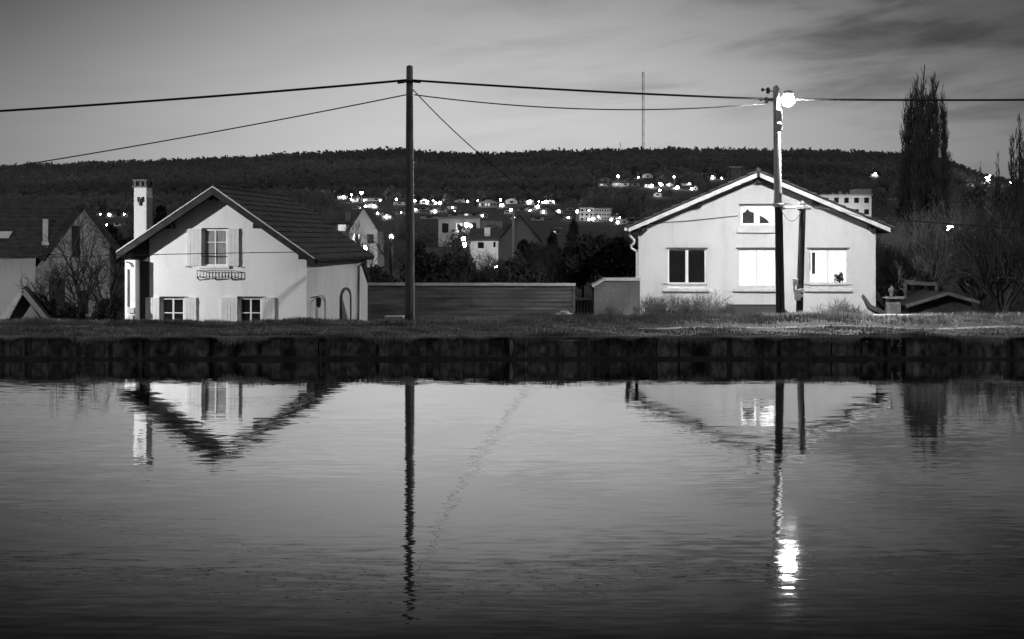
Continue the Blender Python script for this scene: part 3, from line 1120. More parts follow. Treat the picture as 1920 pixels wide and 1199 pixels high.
# ------------------------------------------------------------------ the grey-white house behind the lamp pole (right)
def right_house():
    X0 = (1197 - CX) * 48.4 / FPX
    base = -.16
    F = Face(X0, 48.4, base, math.radians(-5.8))
    root = empty('lit_house', (X0, 48.4, base), math.radians(-5.8), 'pale wide gabled house with lit windows behind the street lamp pole', 'house')
    OV = .85
    ax, az = F.uv(1422, 318, -OV)
    lx, lz = F.uv(1176, 424, -OV)
    rx, rz = F.uv(1672, 424, -OV)
    TH = .26
    gab = Gable(lx, lz - TH, ax, az - TH, rx, rz - TH)
    xr, _ = F.uv(1642, 500)
    D = 9.0
    at = F.rect(1388, 385, 1454, 423)
    w1 = F.rect(1252, 467, 1324, 541)
    w2 = F.rect(1383, 467, 1456, 541)
    w3 = F.rect(1516, 467, 1590, 541)
    w = MB()
    wall_with_holes(w, gab, 0, xr, -.6, [at, w1, w2, w3], thick=.22)
    w.add([(xr, 0, -.6), (xr, D, -.6), (xr, D, gab(xr)), (xr, 0, gab(xr))], [(0, 1, 2, 3)])
    w.add([(0, D, -.6), (0, 0, -.6), (0, 0, gab(0)), (0, D, gab(0))], [(0, 1, 2, 3)])
    w.add([(xr, D, -.6), (0, D, -.6), (0, D, gab(0)), (ax, D, gab(ax)), (xr, D, gab(xr))], [(0, 1, 2, 3, 4)])
    w.build('wall', M['plaster_grey'], root)
    r = MB()
    yb = D + .4
    tiled_slope(r, ax, az - .05, rx, rz - .05, -OV - .03, yb, 14, th=.07)
    tiled_slope(r, ax, az - .05, lx, lz - .05, -OV - .03, yb, 14, th=.07)
    r.tube([(ax, -OV - .03, az - .01), (ax, yb, az - .01)], .08, 8)
    roof = r.build('roof', M['tile2'], root)
    s = MB()
    for (ex, ez) in ((lx, lz), (rx, rz)):
        s.add([(ax, -OV + .03, az - .07), (ex, -OV + .03, ez - .07), (ex, yb - .05, ez - .07), (ax, yb - .05, az - .07),
               (ax, -OV + .03, az - TH), (ex, -OV + .03, ez - TH), (ex, yb - .05, ez - TH), (ax, yb - .05, az - TH)],
              [(0, 1, 5, 4), (4, 5, 6, 7), (1, 2, 6, 5), (2, 3, 7, 6)])
    s.build('soffit', M['wood_dark'], roof)
    for (ex, ez, gap) in ((lx, lz, -.07), (rx, rz, .07)):
        t = .04
        x0 = ax + (ex - ax) * .012
        z0 = az + (ez - az) * .012
        b = MB()
        x2, z2 = ex - (ex - ax) * .01, ez - (ez - az) * .01
        b.add([(x0, -OV - .02, z0 - .10), (x2, -OV - .02, z2 - .10), (x2, -OV - .02, z2 - .25), (x0, -OV - .02, z0 - .27),
               (x0, -OV + .02, z0 - .10), (x2, -OV + .02, z2 - .10), (x2, -OV + .02, z2 - .25), (x0, -OV + .02, z0 - .27)],
              [(0, 1, 2, 3), (7, 6, 5, 4), (0, 4, 5, 1), (3, 2, 6, 7), (1, 5, 6, 2), (0, 3, 7, 4)])
        b.build('barge_board', M['trim'], roof)
    for ppx, ppy in ((1311, 381), (1422, 337), (1530, 380), (1208, 428), (1634, 424)):
        u, v = F.uv(ppx, ppy, -.3)
        pb = MB()
        pb.box(u - .1, u + .1, -.42, .1, v - .12, v + .06)
        pb.build('purlin_end', M['wood_dark'], roof)
    # windows
    SY = .07
    a, b, z0, z1 = F.rect(1381, 428, 1457, 437)
    wo = window(root, at, SY, M['lit'], fw=.06, mull=1, bars=0, barw=.075, sill=(a, b, -.11, .0, z0, z1), sill_m='trim')
    cut = MB()
    x0, x1, z0_, z1_ = F.rect(1393, 398, 1414, 419)
    cut.prism([(x0, z0_), (x1, z0_), (x1, z1_ - .02), (x0 + .27, z1_ + .02), (x0 + .17, z1_ + .12), (x0 + .08, z1_), (x0, z1_ - .03)], SY + .015, SY + .028)
    x0, x1, z0_, z1_ = F.rect(1424, 405, 1443, 419)
    cut.prism([(x0, z0_), (x1, z0_), (x1 - .08, z0_ + .13), (x1 - .2, z1_ - .06), (x0, z1_ + .02)], SY + .015, SY + .028)
    cut.build('drawn_curtain', M['wood_dark'], wo)
    def lintel(wo, r):
        li = MB()
        li.box(r[0] - .06, r[1] + .06, -.035, -.002, r[3] + .0, r[3] + .05)
        li.build('lintel', M['shedwall'], wo)
    lintel(wo, at)
    for rr, (sa, sb), g, bp in ((w1, (1243, 1331), M['glass'], .16), (w2, (1374, 1462), M['lit'], .04), (w3, (1508, 1597), M['lit'], .16)):
        a, b, z0, z1 = F.rect(sa, 541, sb, 547)
        wo = window(root, rr, SY, g, m_frame='white' if g is M['glass'] else 'trim', fw=.055, mull=1, bars=0, barw=.055 if g is M['glass'] else .016, bottom_panel=bp,
                    sill=(a, b, -.12, .0, z0, z1), sill_m='trim')
        lintel(wo, rr)
        if rr is not w2:
            ra = MB()
            _, zz = F.uv(1290, 531)
            ra.bar((a, -.06, zz), (b, -.06, zz), .03)
            for e in (a + .1, b - .1):
                ra.bar((e, -.06, zz), (e, .0, zz), .02)
            ra.build('safety_rail', M['metal'], wo)
        if rr is w3:
            d = MB()
            p0, p1, q0, q1 = F.rect(1523, 474, 1529, 514)
            d.box(p0, p1, SY + .012, SY + .026, q0, q1)
            d.box(p0 - .12, p0 - .06, SY + .012, SY + .026, q0 + .1, q1)
            d.build('drawn_curtain', M['wood_dark'], wo)
            rng = np.random.default_rng(8)
            u, v = F.uv(1573, 522)
            V, FF = leaf_mass(rng, (u, SY - .03, v), (.25, .06, .24), 240, .05, 9)
            np_obj('pot_plant', V, FF, M['leaf_dark'], wo)
    # gutter elbow on the left eave
    g = MB()
    pts = [F.uv(px_, py_, -.2) for px_, py_ in ((1180, 434), (1181, 443), (1189, 450), (1188, 457), (1183, 461), (1184, 466), (1194, 472))]
    g.tube([(u, -.2 + .03 * i, v) for i, (u, v) in enumerate(pts)], .05, 8)
    g.tube([(-.06, .0, pts[-1][1] - .02), (-.06, .02, 0)], .045, 8)
    go = g.build('downpipe', M['metal'], root)
    gt = MB()
    gt.tube([(lx - .05, -OV, lz - .12), (lx - .05, D, lz - .12)], .065, 8)
    gt.build('gutter', M['trim'], root)
    ch = MB()
    u, v = F.uv(1380, 318, 4.0)
    ch.box(u - .2, u + .2, 4, 4.5, v - .8, v + .05)
    co = ch.build('chimney', M['wood_dark'], root)
    cc = MB()
    cc.box(u - .27, u + .27, 3.93, 4.57, v + .052, v + .12)
    cc.build('chimney_cap', M['shedwall'], co)
    cb = MB()                                             # grey tube standing in for a wire's shadow on the facade
    pa, pb_ = F.uv(1200, 421), F.uv(1384, 405)
    cb.tube([(pa[0], -.04, pa[1]), ((pa[0] + pb_[0]) / 2, -.04, (pa[1] + pb_[1]) / 2 - .03), (pb_[0], -.04, pb_[1])], .018, 5)
    cb.build('wire_shadow', M['shedwall'], root)


right_house()


# ------------------------------------------------------------------ poles, lamps, cables
def post(mb, a, b, ra, rb, n=12, steps=8):
    a, b = Vector(a), Vector(b)
    mb.tube([a.lerp(b, i / steps) for i in range(steps + 1)], [ra + (rb - ra) * i / steps for i in range(steps + 1)], n)


TALL = (P(768, 600, 36.9), P(768, 127, 36.9))
root = empty('tall_utility_pole', TALL[0], 0, 'tall bare wooden utility pole with a pale conduit between the two houses', 'utility pole')
mb = MB()
post(mb, (0, 0, -.4), TALL[1] - TALL[0], .145, .095)
mb.lathe([(.096, 0), (.09, .03), (.05, .06)], TALL[1] - TALL[0], 12)
mb.build('shaft', M['pole'], root, smooth=True)
mb = MB()
mb.tube([(.135, -.06, .0), (.10, -.06, 5.1)], .022, 6)
mb.build('conduit', M['metal'], root)
mb = MB()
h = (TALL[1] - TALL[0]).z
mb.box(-.12, .12, -.12, -.09, h - .45, h - .38)
mb.tube([(-.13, -.02, h - .42), (-.35, -.03, h - .45)], .03, 6)
mb.tube([(.12, -.02, h - .42), (.32, -.03, h - .44)], .02, 6)
mb.build('cable_clamp', M['iron'], root)

LB, LT = P(1464, 598, 38.7), P(1455.5, 166, 38.7)
root = empty('street_lamp_pole', LB, 0, 'leaning wooden pole carrying the glowing street lamp before the lit house', 'street lamp')
joint = (LT - LB) * ((598 - 386) / (598 - 166.0))
mb = MB()
post(mb, (0, -.0, -.4), joint + Vector((0, 0, .1)), .135, .115)
mb.build('lower_shaft', M['pole_dark'], root, smooth=True)  # dark colour stands in for the collar's shade on the lower shaft
mb = MB()
post(mb, joint + Vector((-.02, -.02, -.05)), LT - LB, .12, .095)
mb.lathe([(.096, 0), (.09, .04), (.02, .1)], LT - LB, 10)
mb.build('upper_shaft', M['pole_pale'], root, smooth=True)
mb = MB()
mb.lathe([(.15, -.05), (.17, -.04), (.17, .05), (.15, .06)], joint, 12)
mb.bar(joint + Vector((-.2, -.05, .05)), joint + Vector((.25, -.05, .05)), .06)
mb.build('collar', M['metal'], root)
mb = MB()
q = P(1461, 219, 38.55) - LB
mb.box(q.x - .09, q.x + .07, q.y - .12, q.y + .02, q.z - .16, q.z + .2)
q = P(1460, 240, 38.55) - LB
mb.box(q.x - .1, q.x + .08, q.y - .12, q.y + .02, q.z - .12, q.z + .12)
mb.build('junction_box', M['metal'], root, bevel=.02)
for ppx, ppy in ((1440, 170), (1437, 188)):
    q = P(ppx, ppy, 38.7) - LB
    e = P(1456, ppy + 3, 38.7) - LB
    ins = MB()
    ins.bar(e, q, .03)
    ins.lathe([(.03, -.1), (.07, -.06), (.04, -.01), (.07, .03), (.03, .09)], q, 10)
    ins.lathe([(.02, -.05), (.05, -.03), (.05, .03), (.02, .05)], q + Vector((-.16, 0, .02)), 8)
    ins.bar(q, q + Vector((-.16, 0, .02)), .02)
    ins.build('insulator', M['iron'], root)
lampc = P(1478, 188, 38.69)
q = lampc - LB
mb = MB()
e = P(1457, 192, 38.7) - LB
mb.tube([e, e.lerp(q, .5) + Vector((0, 0, .16)), q + Vector((0, 0, .22))], .025, 8)
mb.build('bracket_arm', M['metal'], root)
mb = MB()
mb.lathe([(.04, .30), (.12, .27), (.17, .2), (.165, .185), (.05, .19)], q, 16)
mb.build('lamp_hood', M['metal'], root)
mb = MB()
mb.lathe([(.02, -.195), (.10, -.17), (.165, -.10), (.192, -.01), (.02, -.008)], q, 18)
mb.build('lamp_bowl', M['lamp'], root)
mb = MB()
mb.lathe([(.21, 0), (.19, .03), (.165, .10), (.11, .165), (.02, .18)], q, 18)
mb.build('lamp_cap', M['lamp_top'], root, smooth=True)

SB, ST = P(1498, 597, 39.2), P(1505, 384, 39.2)
root = empty('short_utility_pole', SB, 0, 'short dark pole with meter boxes beside the street lamp pole', 'utility pole')
mb = MB()
post(mb, (0, 0, -.4), ST - SB, .11, .095)
mb.lathe([(.098, 0), (.09, .03), (.0, .13)], ST - SB, 10)
mb.build('shaft', M['pole_dark'], root, smooth=True)
mb = MB()
q = ST - SB
mb.bar(q + Vector((-.18, -.1, -.16)), q + Vector((.22, -.1, -.13)), .05)
mb.build('cross_bar', M['iron'], root)
mb = MB()
for (bx, by, w_, h_) in ((1491, 529, .14, .2), (1495, 553, .16, .34), (1503, 545, .1, .12), (1502, 555, .1, .1)):
    q = P(bx, by, 39.05) - SB
    mb.box(q.x - w_ / 2, q.x + w_ / 2, q.y - .1, q.y + .06, q.z - h_ / 2, q.z + h_ / 2)
mb.tube([P(1489, 532, 39.0) - SB, P(1489, 548, 39.0) - SB], .025, 6)
mb.build('meter_box', M['metal'], root, bevel=.015)


def cable(pts, r, m, label, group='overhead cables', n=24):
    """pts: (px, py, Y) through which a smooth hanging line passes"""
    ps = [P(*p) for p in pts]
    if len(ps) == 3:                                      # parabola through three points
        out = []
        a, b, c = ps
        tb = (b - a).length / ((b - a).length + (c - b).length)
        for i in range(n + 1):
            t = i / n
            l0 = (t - tb) * (t - 1) / ((0 - tb) * (0 - 1))
            l1 = (t - 0) * (t - 1) / ((tb - 0) * (tb - 1))
            l2 = (t - 0) * (t - tb) / ((1 - 0) * (1 - tb))
            out.append(a * l0 + b * l1 + c * l2)
    else:
        out = ps
    mb = MB()
    mb.tube(out, [r[0] + (r[1] - r[0]) * i / (len(out) - 1) for i in range(len(out))] if isinstance(r, tuple) else r, 6)
    tag(mb.build('overhead_cable', M[m], None, base=out[0]), label, 'cable', group)


cable([(-363, 228, 37.0), (200, 195.5, 36.9), (764, 150.5, 36.9)], .034, 'cable', 'thick black cable running left from the tall pole top')
cable([(773, 151, 36.9), (1120, 172, 37.8), (1440, 186, 38.7)], .032, 'cable', 'thick black cable from the tall pole to the lamp pole')
cable([(1440, 186, 38.7), (1700, 188, 38.9), (2350, 182, 39.2)], .032, 'cable', 'thick black cable running right from the lamp pole past the poplar')
cable([(-363, 370, 37.0), (300, 266, 36.9), (762, 178, 36.9)], .018, 'cable_grey', 'thin grey wire sloping down left from the tall pole to the hill')
cable([(776, 178, 36.9), (1200, 206, 37.8), (1438, 194, 38.7)], .018, 'cable_grey', 'thin grey wire sagging between the tall pole and lamp pole')
cable([(774, 168, 36.9), (900, 290, 55.0), (1062, 412, 85.0)], (.015, .034), 'cable', 'dark wire slanting down from the tall pole into the conifers')
cable([(-363, 500, 37.0), (200, 480, 40.0), (566, 473, 41.5)], .012, 'iron', 'thin service wire crossing the white gabled house front')
cable([(1463, 392, 38.6), (1484, 390, 38.8), (1503, 387, 39.1)], .03, 'metal', 'pale strap joining the lamp pole and short pole', n=6)
cable([(1466, 396, 38.6), (1483, 415, 38.8), (1501, 398, 39.1)], .010, 'cable_grey', 'thin loop of wire hanging between the lamp and short poles', n=12)
cable([(1508, 388, 39.2), (1570, 396, 41.0), (1632, 412, 43.0)], .012, 'cable_grey', 'thin grey wire from the short pole along the right eave')
cable([(1632, 408, 43.0), (1780, 420, 44.0), (2350, 445, 46.0)], .02, 'cable', 'dark wire across the bare shrubs right of the lit house')

# assumed poles beyond both edges of the picture that carry the cables; the near one holds an assumed, unseen lamp that lights the gabled house
g = P(-363, 600, 37.0)
root = empty('street_lamp_pole', (g.x, 37.0, .5), 0, 'assumed unseen wooden pole with low bracket lamp beyond the gabled cottage', 'street lamp')
mb = MB()
post(mb, (0, 0, -.4), (0, 0, 6.1), .14, .1)
mb.build('shaft', M['pole'], root, smooth=True)
mb = MB()
mb.tube([(0, 0, 3.3), (.4, .1, 3.5), (.8, .15, 3.4)], .025, 6)
mb.build('bracket_arm', M['metal'], root)
mb = MB()
mb.lathe([(.02, .28), (.15, .2), (.22, .02), (.2, .02), (.14, .17), (.02, .24)], (.8, .15, 3.15), 14)
mb.build('lamp_hood', M['metal'], root)
mb = MB()
mb.lathe([(.02, -.12), (.07, -.1), (.1, 0), (.06, .1), (.02, .12)], (.8, .15, 3.12), 10)
mb.build('lamp_bowl', M['lit'], root)
sd = bpy.data.lights.new('assumed_lamp_light', 'SPOT')  # light of the assumed, unseen bracket lamp
sd.energy = 5300
sd.spot_size = math.radians(124)
sd.spot_blend = .3
sd.shadow_soft_size = .07
so = bpy.data.objects.new('assumed_lamp_light', sd)
COL.objects.link(so)
so.parent = root
so.location = (.95, .15, 3.0)
tgt = Vector((.50, .88, -.07))
so.rotation_euler = tgt.to_track_quat('-Z', 'Y').to_euler()

g = P(2350, 590, 39.2)
root = empty('tall_utility_pole', (g.x, 39.2, .4), 0, 'assumed unseen wooden utility pole at the far end of the right hand cables', 'utility pole')
mb = MB()
post(mb, (0, 0, -.4), (0, 0, 7.2), .14, .1)
mb.build('shaft', M['pole'], root, smooth=True)


# ------------------------------------------------------------------ fence, garden wall, small things on the bank
def board_fence():
    F = Face((690 - CX) * 46.5 / FPX, 46.5, -.9, RZ * .6)
    root = empty('board_fence', F.o, F.rz, 'long dark fence of horizontal boards with a pale coping', 'fence')
    x1, zt = F.uv(1076, 537)
    z0 = 0.0
    mb = MB()
    rows = 14
    rng = random.Random(2)
    n = 4
    xs0 = .04
    for k in range(n):
        a, b = xs0 + (x1 - xs0) * k / n, xs0 + (x1 - xs0) * (k + 1) / n
        for r in range(rows):
            za, zb = z0 + (zt - z0) * r / rows, z0 + (zt - z0) * (r + 1) / rows
            o = rng.uniform(0, .012)
            mb.box(a + .004, b - .004, .0 + o, .05 + o, za + .004, zb - rng.uniform(.006, .014))
    mb.box(xs0, x1, .055, .075, z0, zt - .01)
    mb.build('board_panel', M['fence'], root)
    pb = MB()
    for k in range(n + 1):
        x = xs0 + (x1 - xs0) * k / n
        pb = MB()
        pb.box(x - .05, x + .05, .077 if 0 < k < n else -.03, .16, -.3, zt + .0)
        pb.build('fence_post', M['fence'], root)
    cb = MB()
    cb.box(xs0 - .05, x1 + .06, -.06, .12, zt + .002, zt + .11)
    cb.build('coping', M['coping'], root, bevel=.01)


board_fence()


def gate_and_shed():
    g = float(ground_z(5.0, 47.0))
    a, b = P(1078, 537, 49.0), P(1114, 537, 49.0)
    root = empty('garden_gate', (a.x, 49.0, g), 0, 'small dark garden gate between the board fence and grey shed', 'gate')
    w = b.x - a.x
    mb = MB()
    zt = P(0, 562, 49).z - g
    for k in range(6):
        mb.box(w * k / 6 + .01, w * (k + 1) / 6 - .02, 0, .03, 0.05, zt)
    mb.build('gate_leaf', M['wood_dark'], root)
    mb = MB()
    mb.box(.05, w - .05, -.04, .0, zt - .02, zt + .07)
    mb.build('top_rail', M['coping'], root)
    # grey rendered shed
    p0, p1 = P(1114, 527, 47.5), P(1200, 527, 47.5)
    root = empty('grey_shed', (p0.x, 47.5, g), 0, 'low grey rendered shed wall against the lit house', 'shed')
    h = p0.z - g
    w = p1.x - p0.x
    mb = MB()
    mb.prism([(0, -.4), (w, -.4), (w, h), (w * .25, h), (0, h - .22)], 0, .9)
    mb.build('wall', M['shedwall'], root)
    mb = MB()
    mb.prism([(w * .22, h + .003), (w + .02, h + .003), (w + .02, h + .10), (w * .23, h + .10)], -.06, .95)
    mb.prism([(-.06, h - .25), (w * .22, h + .003), (w * .22, h + .09), (-.08, h - .16)], -.06, .95)
    mb.build('coping', M['coping'], root)


gate_and_shed()


def small_things():
    # dark low lean-to roof in front of the lit house
    Y = 44.6
    a, b = P(1371, 574, Y), P(1468, 574, Y)
    g = float(ground_z(a.x, 43.0)) - .3
    root = empty('low_cellar_roof', (a.x, Y, g), 0, 'low dark sloping cellar roof below the lit middle window', 'cellar roof')
    w, h = b.x - a.x, a.z - g
    mb = MB()
    n = 14
    V = []
    for i in range(n + 1):
        x = w * i / n
        x2 = -.02 + (w + .26) * i / n
        V += [(x, .35, h), (x2, -1.2, h - .5)]
    F_ = [(2 * i, 2 * i + 1, 2 * i + 3, 2 * i + 2) for i in range(n)]
    mb.add(V, F_)
    for i in range(n + 1):
        mb.bar(V[2 * i], V[2 * i + 1], .03, .03)
    mb.bar((-.03, .35, h + .01), (w + .03, .35, h + .01), .09, .05)
    mb.build('roof', M['iron'], root)
    mb = MB()
    mb.box(.05, w - .02, -.9, 1.2, -.3, h - .47)
    mb.prism([(.05, h - .45), (w - .02, h - .45), (w - .05, h - .06), (.08, h - .06)], .2, 1.2)
    mb.build('wall', M['shedwall'], root)
    # white block beside the tall pole
    a, b = P(722, 595, 36.5), P(757, 595, 36.5)
    g = float(ground_z(a.x, 36.5))
    mb = MB()
    mb.box(a.x, b.x, 36.4, 36.75, g - .1, a.z)
    mb.box(a.x - .02, b.x + .02, 36.37, 36.78, a.z + .002, a.z + .03)
    tag(mb.build('concrete_block', M['slab'], None, base=(a.x, 36.4, g), bevel=.015), 'low white concrete block at the foot of the tall pole', 'block')
    # stone slab with metal cap on the grass
    c = P(1057, 598, 38.5)
    g = float(ground_z(c.x, 38.5))
    root = empty('drain_cover', (c.x, 38.5, g), 0, 'small pale stone drain cover with metal lid on the grass', 'drain cover')
    mb = MB()
    mb.lathe([(.32, -.05), (.30, .05), (.2, .09), (.05, .1)], (0, 0, .05), 9)
    mb.build('stone_ring', M['slab'], root)
    mb = MB()
    mb.lathe([(.13, .0), (.14, .03), (.09, .05), (.02, .055)], (.02, 0, .15), 12)
    mb.build('lid', M['metal'], root)
    # low pale concrete wall and pillar with urn right of the house
    Y = 42.0
    a, b = P(1640, 590, Y), P(1755, 590, Y)
    g = float(ground_z(a.x, Y))
    mb = MB()
    w = b.x - a.x
    for k in range(5):
        mb.box(w * k / 5 + .006, w * (k + 1) / 5 - .006, 0, .28, -.3, a.z - g + .004 * (k % 2))
    mb.lathe([(.10, -.2), (.13, 0), (.10, .1)], (w + .08, .14, a.z - g - .1), 9)
    tag(mb.build('low_garden_wall', M['slab'], None, bevel=.02), 'low pale concrete garden wall below the stone pillar', 'garden wall').location = (a.x, Y, g)
    Y = 43.4
    a, b = P(1663, 561, Y), P(1686, 561, Y)
    g = float(ground_z(a.x, Y))
    root = empty('stone_pillar', ((a.x + b.x) / 2, Y, g), 0, 'stone gate pillar with flat cap and small urn', 'pillar')
    w, h = (b.x - a.x) / 2, a.z - g
    mb = MB()
    mb.box(-w, w, -w, w, -.2, h)
    mb.build('shaft', M['stone_dark'], root, bevel=.02)
    mb = MB()
    mb.box(-w - .08, w + .08, -w - .08, w + .08, h + .002, h + .08)
    mb.build('cap', M['stone_dark'], root, bevel=.02)
    mb = MB()
    mb.lathe([(.09, 0), (.05, .05), (.11, .18), (.10, .26), (.05, .33), (.02, .36)], (-.05, 0, h + .082), 10)
    mb.build('urn', M['shedwall'], root, smooth=True)
    # leaning dark stump against the corner of the lit house
    Y = 43.0
    a, m_, b = P(1619, 557, Y), P(1630, 576, Y), P(1656, 590, Y)
    mb = MB()
    mb.tube([b + Vector((.1, .1, -.15)), b, m_, a, a + Vector((-.04, 0, .08))], [.14, .13, .10, .055, .02], 8)
    mb.tube([m_, m_ + Vector((-.12, -.05, .16)), m_ + Vector((-.2, -.05, .2))], [.04, .025, .01], 6)
    for k in range(5):
        q = m_.lerp(a, k / 5)
        mb.tube([q, q + Vector((-.12 - .02 * k, -.03, .04 + .02 * k))], [.015, .004], 4)
    tag(mb.build('leaning_stump', M['bark'], None, base=b), 'dark leaning tree stump at the corner of the lit house', 'stump')
    # low shed with pale barge boards under the bare shrubs
    Y = 47.0
    ap, l, r_ = P(1776, 549, Y), P(1698, 573, Y), P(1836, 566, Y)
    g = float(ground_z(ap.x, Y))
    root = empty('garden_shed', (ap.x, Y, g), 0, 'low dark garden shed with grey barge boards under bare shrubs', 'shed')
    b0 = Vector((ap.x, Y, g))
    ap, l, r_ = ap - b0, l - b0, r_ - b0
    mb = MB()
    mb.prism([(l.x + .2, -.4), (r_.x - .2, -.4), (r_.x - .2, r_.z - .05), (ap.x, ap.z - .12), (l.x + .2, l.z - .05)], .25, 2.6)
    mb.build('wall', M['wood_dark'], root)
    mb = MB()
    for e in (l, r_):
        mb.add([(ap.x, -.05, ap.z), (e.x, -.05, e.z), (e.x, 2.9, e.z), (ap.x, 2.9, ap.z), (ap.x, -.05, ap.z - .05), (e.x, -.05, e.z - .05), (e.x, 2.9, e.z - .05), (ap.x, 2.9, ap.z - .05)],
               [(0, 1, 2, 3), (7, 6, 5, 4), (0, 4, 5, 1), (1, 5, 6, 2), (2, 6, 7, 3)])
    mb.build('roof', M['iron'], root)
    for e in (l, r_):
        mb = MB()
        mb.bar((ap.x, -.07, ap.z - .03), (e.x, -.07, e.z - .03), .03, .12)
        mb.build('barge_board', M['shedwall'], root)
    mb = MB()
    q0, q1 = P(1697, 530, 49), P(1756, 533, 49)
    tag(MB().bar(q0, q1, .1, .14).bar(q0, q0 - Vector((0, 0, 2)), .1).bar(q1, q1 - Vector((0, 0, 2)), .1).build('clothes_frame', M['fence'], None, base=q0),
        'weathered rail on two posts behind the stone pillar', 'rail')


small_things()


# ------------------------------------------------------------------ neighbours at the left
def stone_house():
    Y = 62.0
    F = Face((155 - CX) * Y / FPX, Y, -1.0, math.radians(16))
    root = empty('stone_house', F.o, F.rz, 'old rubble stone house with steep dark roof and narrow gable window', 'house')
    ax, az = F.uv(156, 380)
    lx, lz = F.uv(78, 484)
    rx, rz = F.uv(228, 476)
    wl, _ = F.uv(66, 500)
    wr, _ = F.uv(206, 500)
    gab = Gable(lx, lz - .12, ax, az - .12, rx, rz - .12)
    win = F.rect(134, 424, 150, 483)
    door = F.rect(92, 523, 122, 590)
    d2 = F.rect(150, 545, 166, 590)
    mb = MB()
    wall_with_holes(mb, gab, wl, wr, -.3, [win, door, d2])
    mb.add([(wr, 0, -.3), (wr, 7, -.3), (wr, 7, gab(wr)), (wr, 0, gab(wr))], [(0, 1, 2, 3)])
    mb.add([(wl, 7, -.3), (wl, 0, -.3), (wl, 0, gab(wl)), (wl, 7, gab(wl))], [(0, 1, 2, 3)])
    mb.build('stone_gable', M['stone'], root)
    for n_, r in (('window', win), ('door', door), ('door', d2)):
        m = MB()
        m.box(r[0], r[1], .12, .16, r[2], r[3])
        m.build(n_, M['glass'] if n_ == 'window' else M['wood_dark'], root)
    # white wing at the left with the roof slope turned to the canal
    x0, zr = F.uv(-160, 381, 3)
    xe, ze = F.uv(76, 482, -.2)
    zr += 0
    w = MB()
    w.box(x0, wl, .3, 6, -.3, ze - .05)
    w.build('white_wing', M['plaster_grey'], root)
    r = MB()
    tl = []
    n = 12
    ap_y, ev_y = 3.2, -.15
    for i in range(n):
        t0, t1 = i / n, (i + 1.1) / n
        ya, yb_ = ap_y + (ev_y - ap_y) * t0, ap_y + (ev_y - ap_y) * t1
        za, zb_ = zr + (ze - zr) * t0, zr + (ze - zr) * t1
        r.add([(x0, ya, za), (ax - .3, ya, za), (ax - .3 - (ax - xe - .2) * t1, yb_, zb_ + .05), (x0, yb_, zb_ + .05),
               (x0, yb_, zb_), (ax - .3 - (ax - xe - .2) * t1, yb_, zb_)], [(0, 3, 2, 1), (3, 4, 5, 2)])
    r.add([(x0, ap_y, zr), (ax - .2, ap_y, zr), (ax, 6.6, ze), (x0, 6.6, ze)], [(0, 1, 2, 3)])
    roof = r.build('wing_roof', M['tile'], root)
    k = MB()
    a, b, z0, z1 = F.rect(-8, 434, 16, 447, .9)
    k.add([(a, .85, z0), (b, .85, z0), (b + .15, 1.25, z1), (a, 1.25, z1), (a, .95, z0), (b, .95, z0), (b + .15, 1.35, z1), (a, 1.35, z1)],
          [(0, 1, 2, 3), (0, 4, 5, 1), (1, 5, 6, 2), (2, 6, 7, 3)])
    k.build('skylight', M['metal'], roof)
    c = MB()
    a, b, z0, z1 = F.rect(80, 411, 90, 459, .5)
    c.box(a, b, .5, .78, z0 - .4, z1)
    co = c.build('chimney', M['plaster_grey'], root)
    c = MB()
    c.box(a - .05, b + .05, .45, .83, z0 - .02, z0 + .12)
    c.build('flashing', M['metal'], co)
    # gable wing roof
    g = MB()
    for (ex, ez) in ((lx, lz), (rx, rz)):
        tiled_slope(g, ax, az - .06, ex, ez - .06, -.35, 7.2, 12)
    g.build('gable_roof', M['tile'], root)
    b = MB()
    b.bar((ax, -.37, az - .1), (lx, -.37, lz - .1), .04, .2)
    b.bar((ax, -.37, az - .1), (rx, -.37, rz - .1), .04, .2)
    b.build('barge_board', M['wood_dark'], root)


stone_house()


def gabled_shed():
    Y = 44.0
    F = Face((42 - CX) * Y / FPX, Y, -1.2, math.radians(19))
    root = empty('gabled_shed', F.o, F.rz, 'small dark gabled shed with one pale barge board behind the bank', 'shed')
    ax, az = F.uv(42, 541)
    lx, lz = F.uv(-4, 608)
    rx, rz = F.uv(97, 608)
    mb = MB()
    mb.prism([(lx + .25, -.2), (rx - .25, -.2), (rx - .25, rz - .02), (ax, az - .2), (lx + .25, lz - .02)], .35, 3.5)
    mb.build('wall', M['dark_face'], root)
    r = MB()
    for ex, ez in ((lx, lz), (rx, rz)):
        tiled_slope(r, ax, az - .04, ex, ez - .04, -.05, 3.8, 8)
    for x, z in ((lx, lz), ):
        pass
    r.build('roof', M['tile'], root)
    b = MB()
    b.bar((ax, -.08, az - .06), (lx, -.08, lz - .06), .04, .16)
    b.build('barge_board', M['shedwall'], root)['label'] = 'pale barge board'
    b = MB()
    b.bar((ax, -.08, az - .06), (rx, -.08, rz - .06), .04, .16)
    b.build('barge_board', M['dark_face'], root)


gabled_shed()


# ------------------------------------------------------------------ trees and shrubs near the houses
def gpos(px, Y, dz=-.05):
    x = (px - CX) * Y / FPX
    return (x, Y, float(ground_z(x, Y)) + dz)


def hgt(px, py, Y):
    return P(px, py, Y).z - gpos(px, Y)[2]


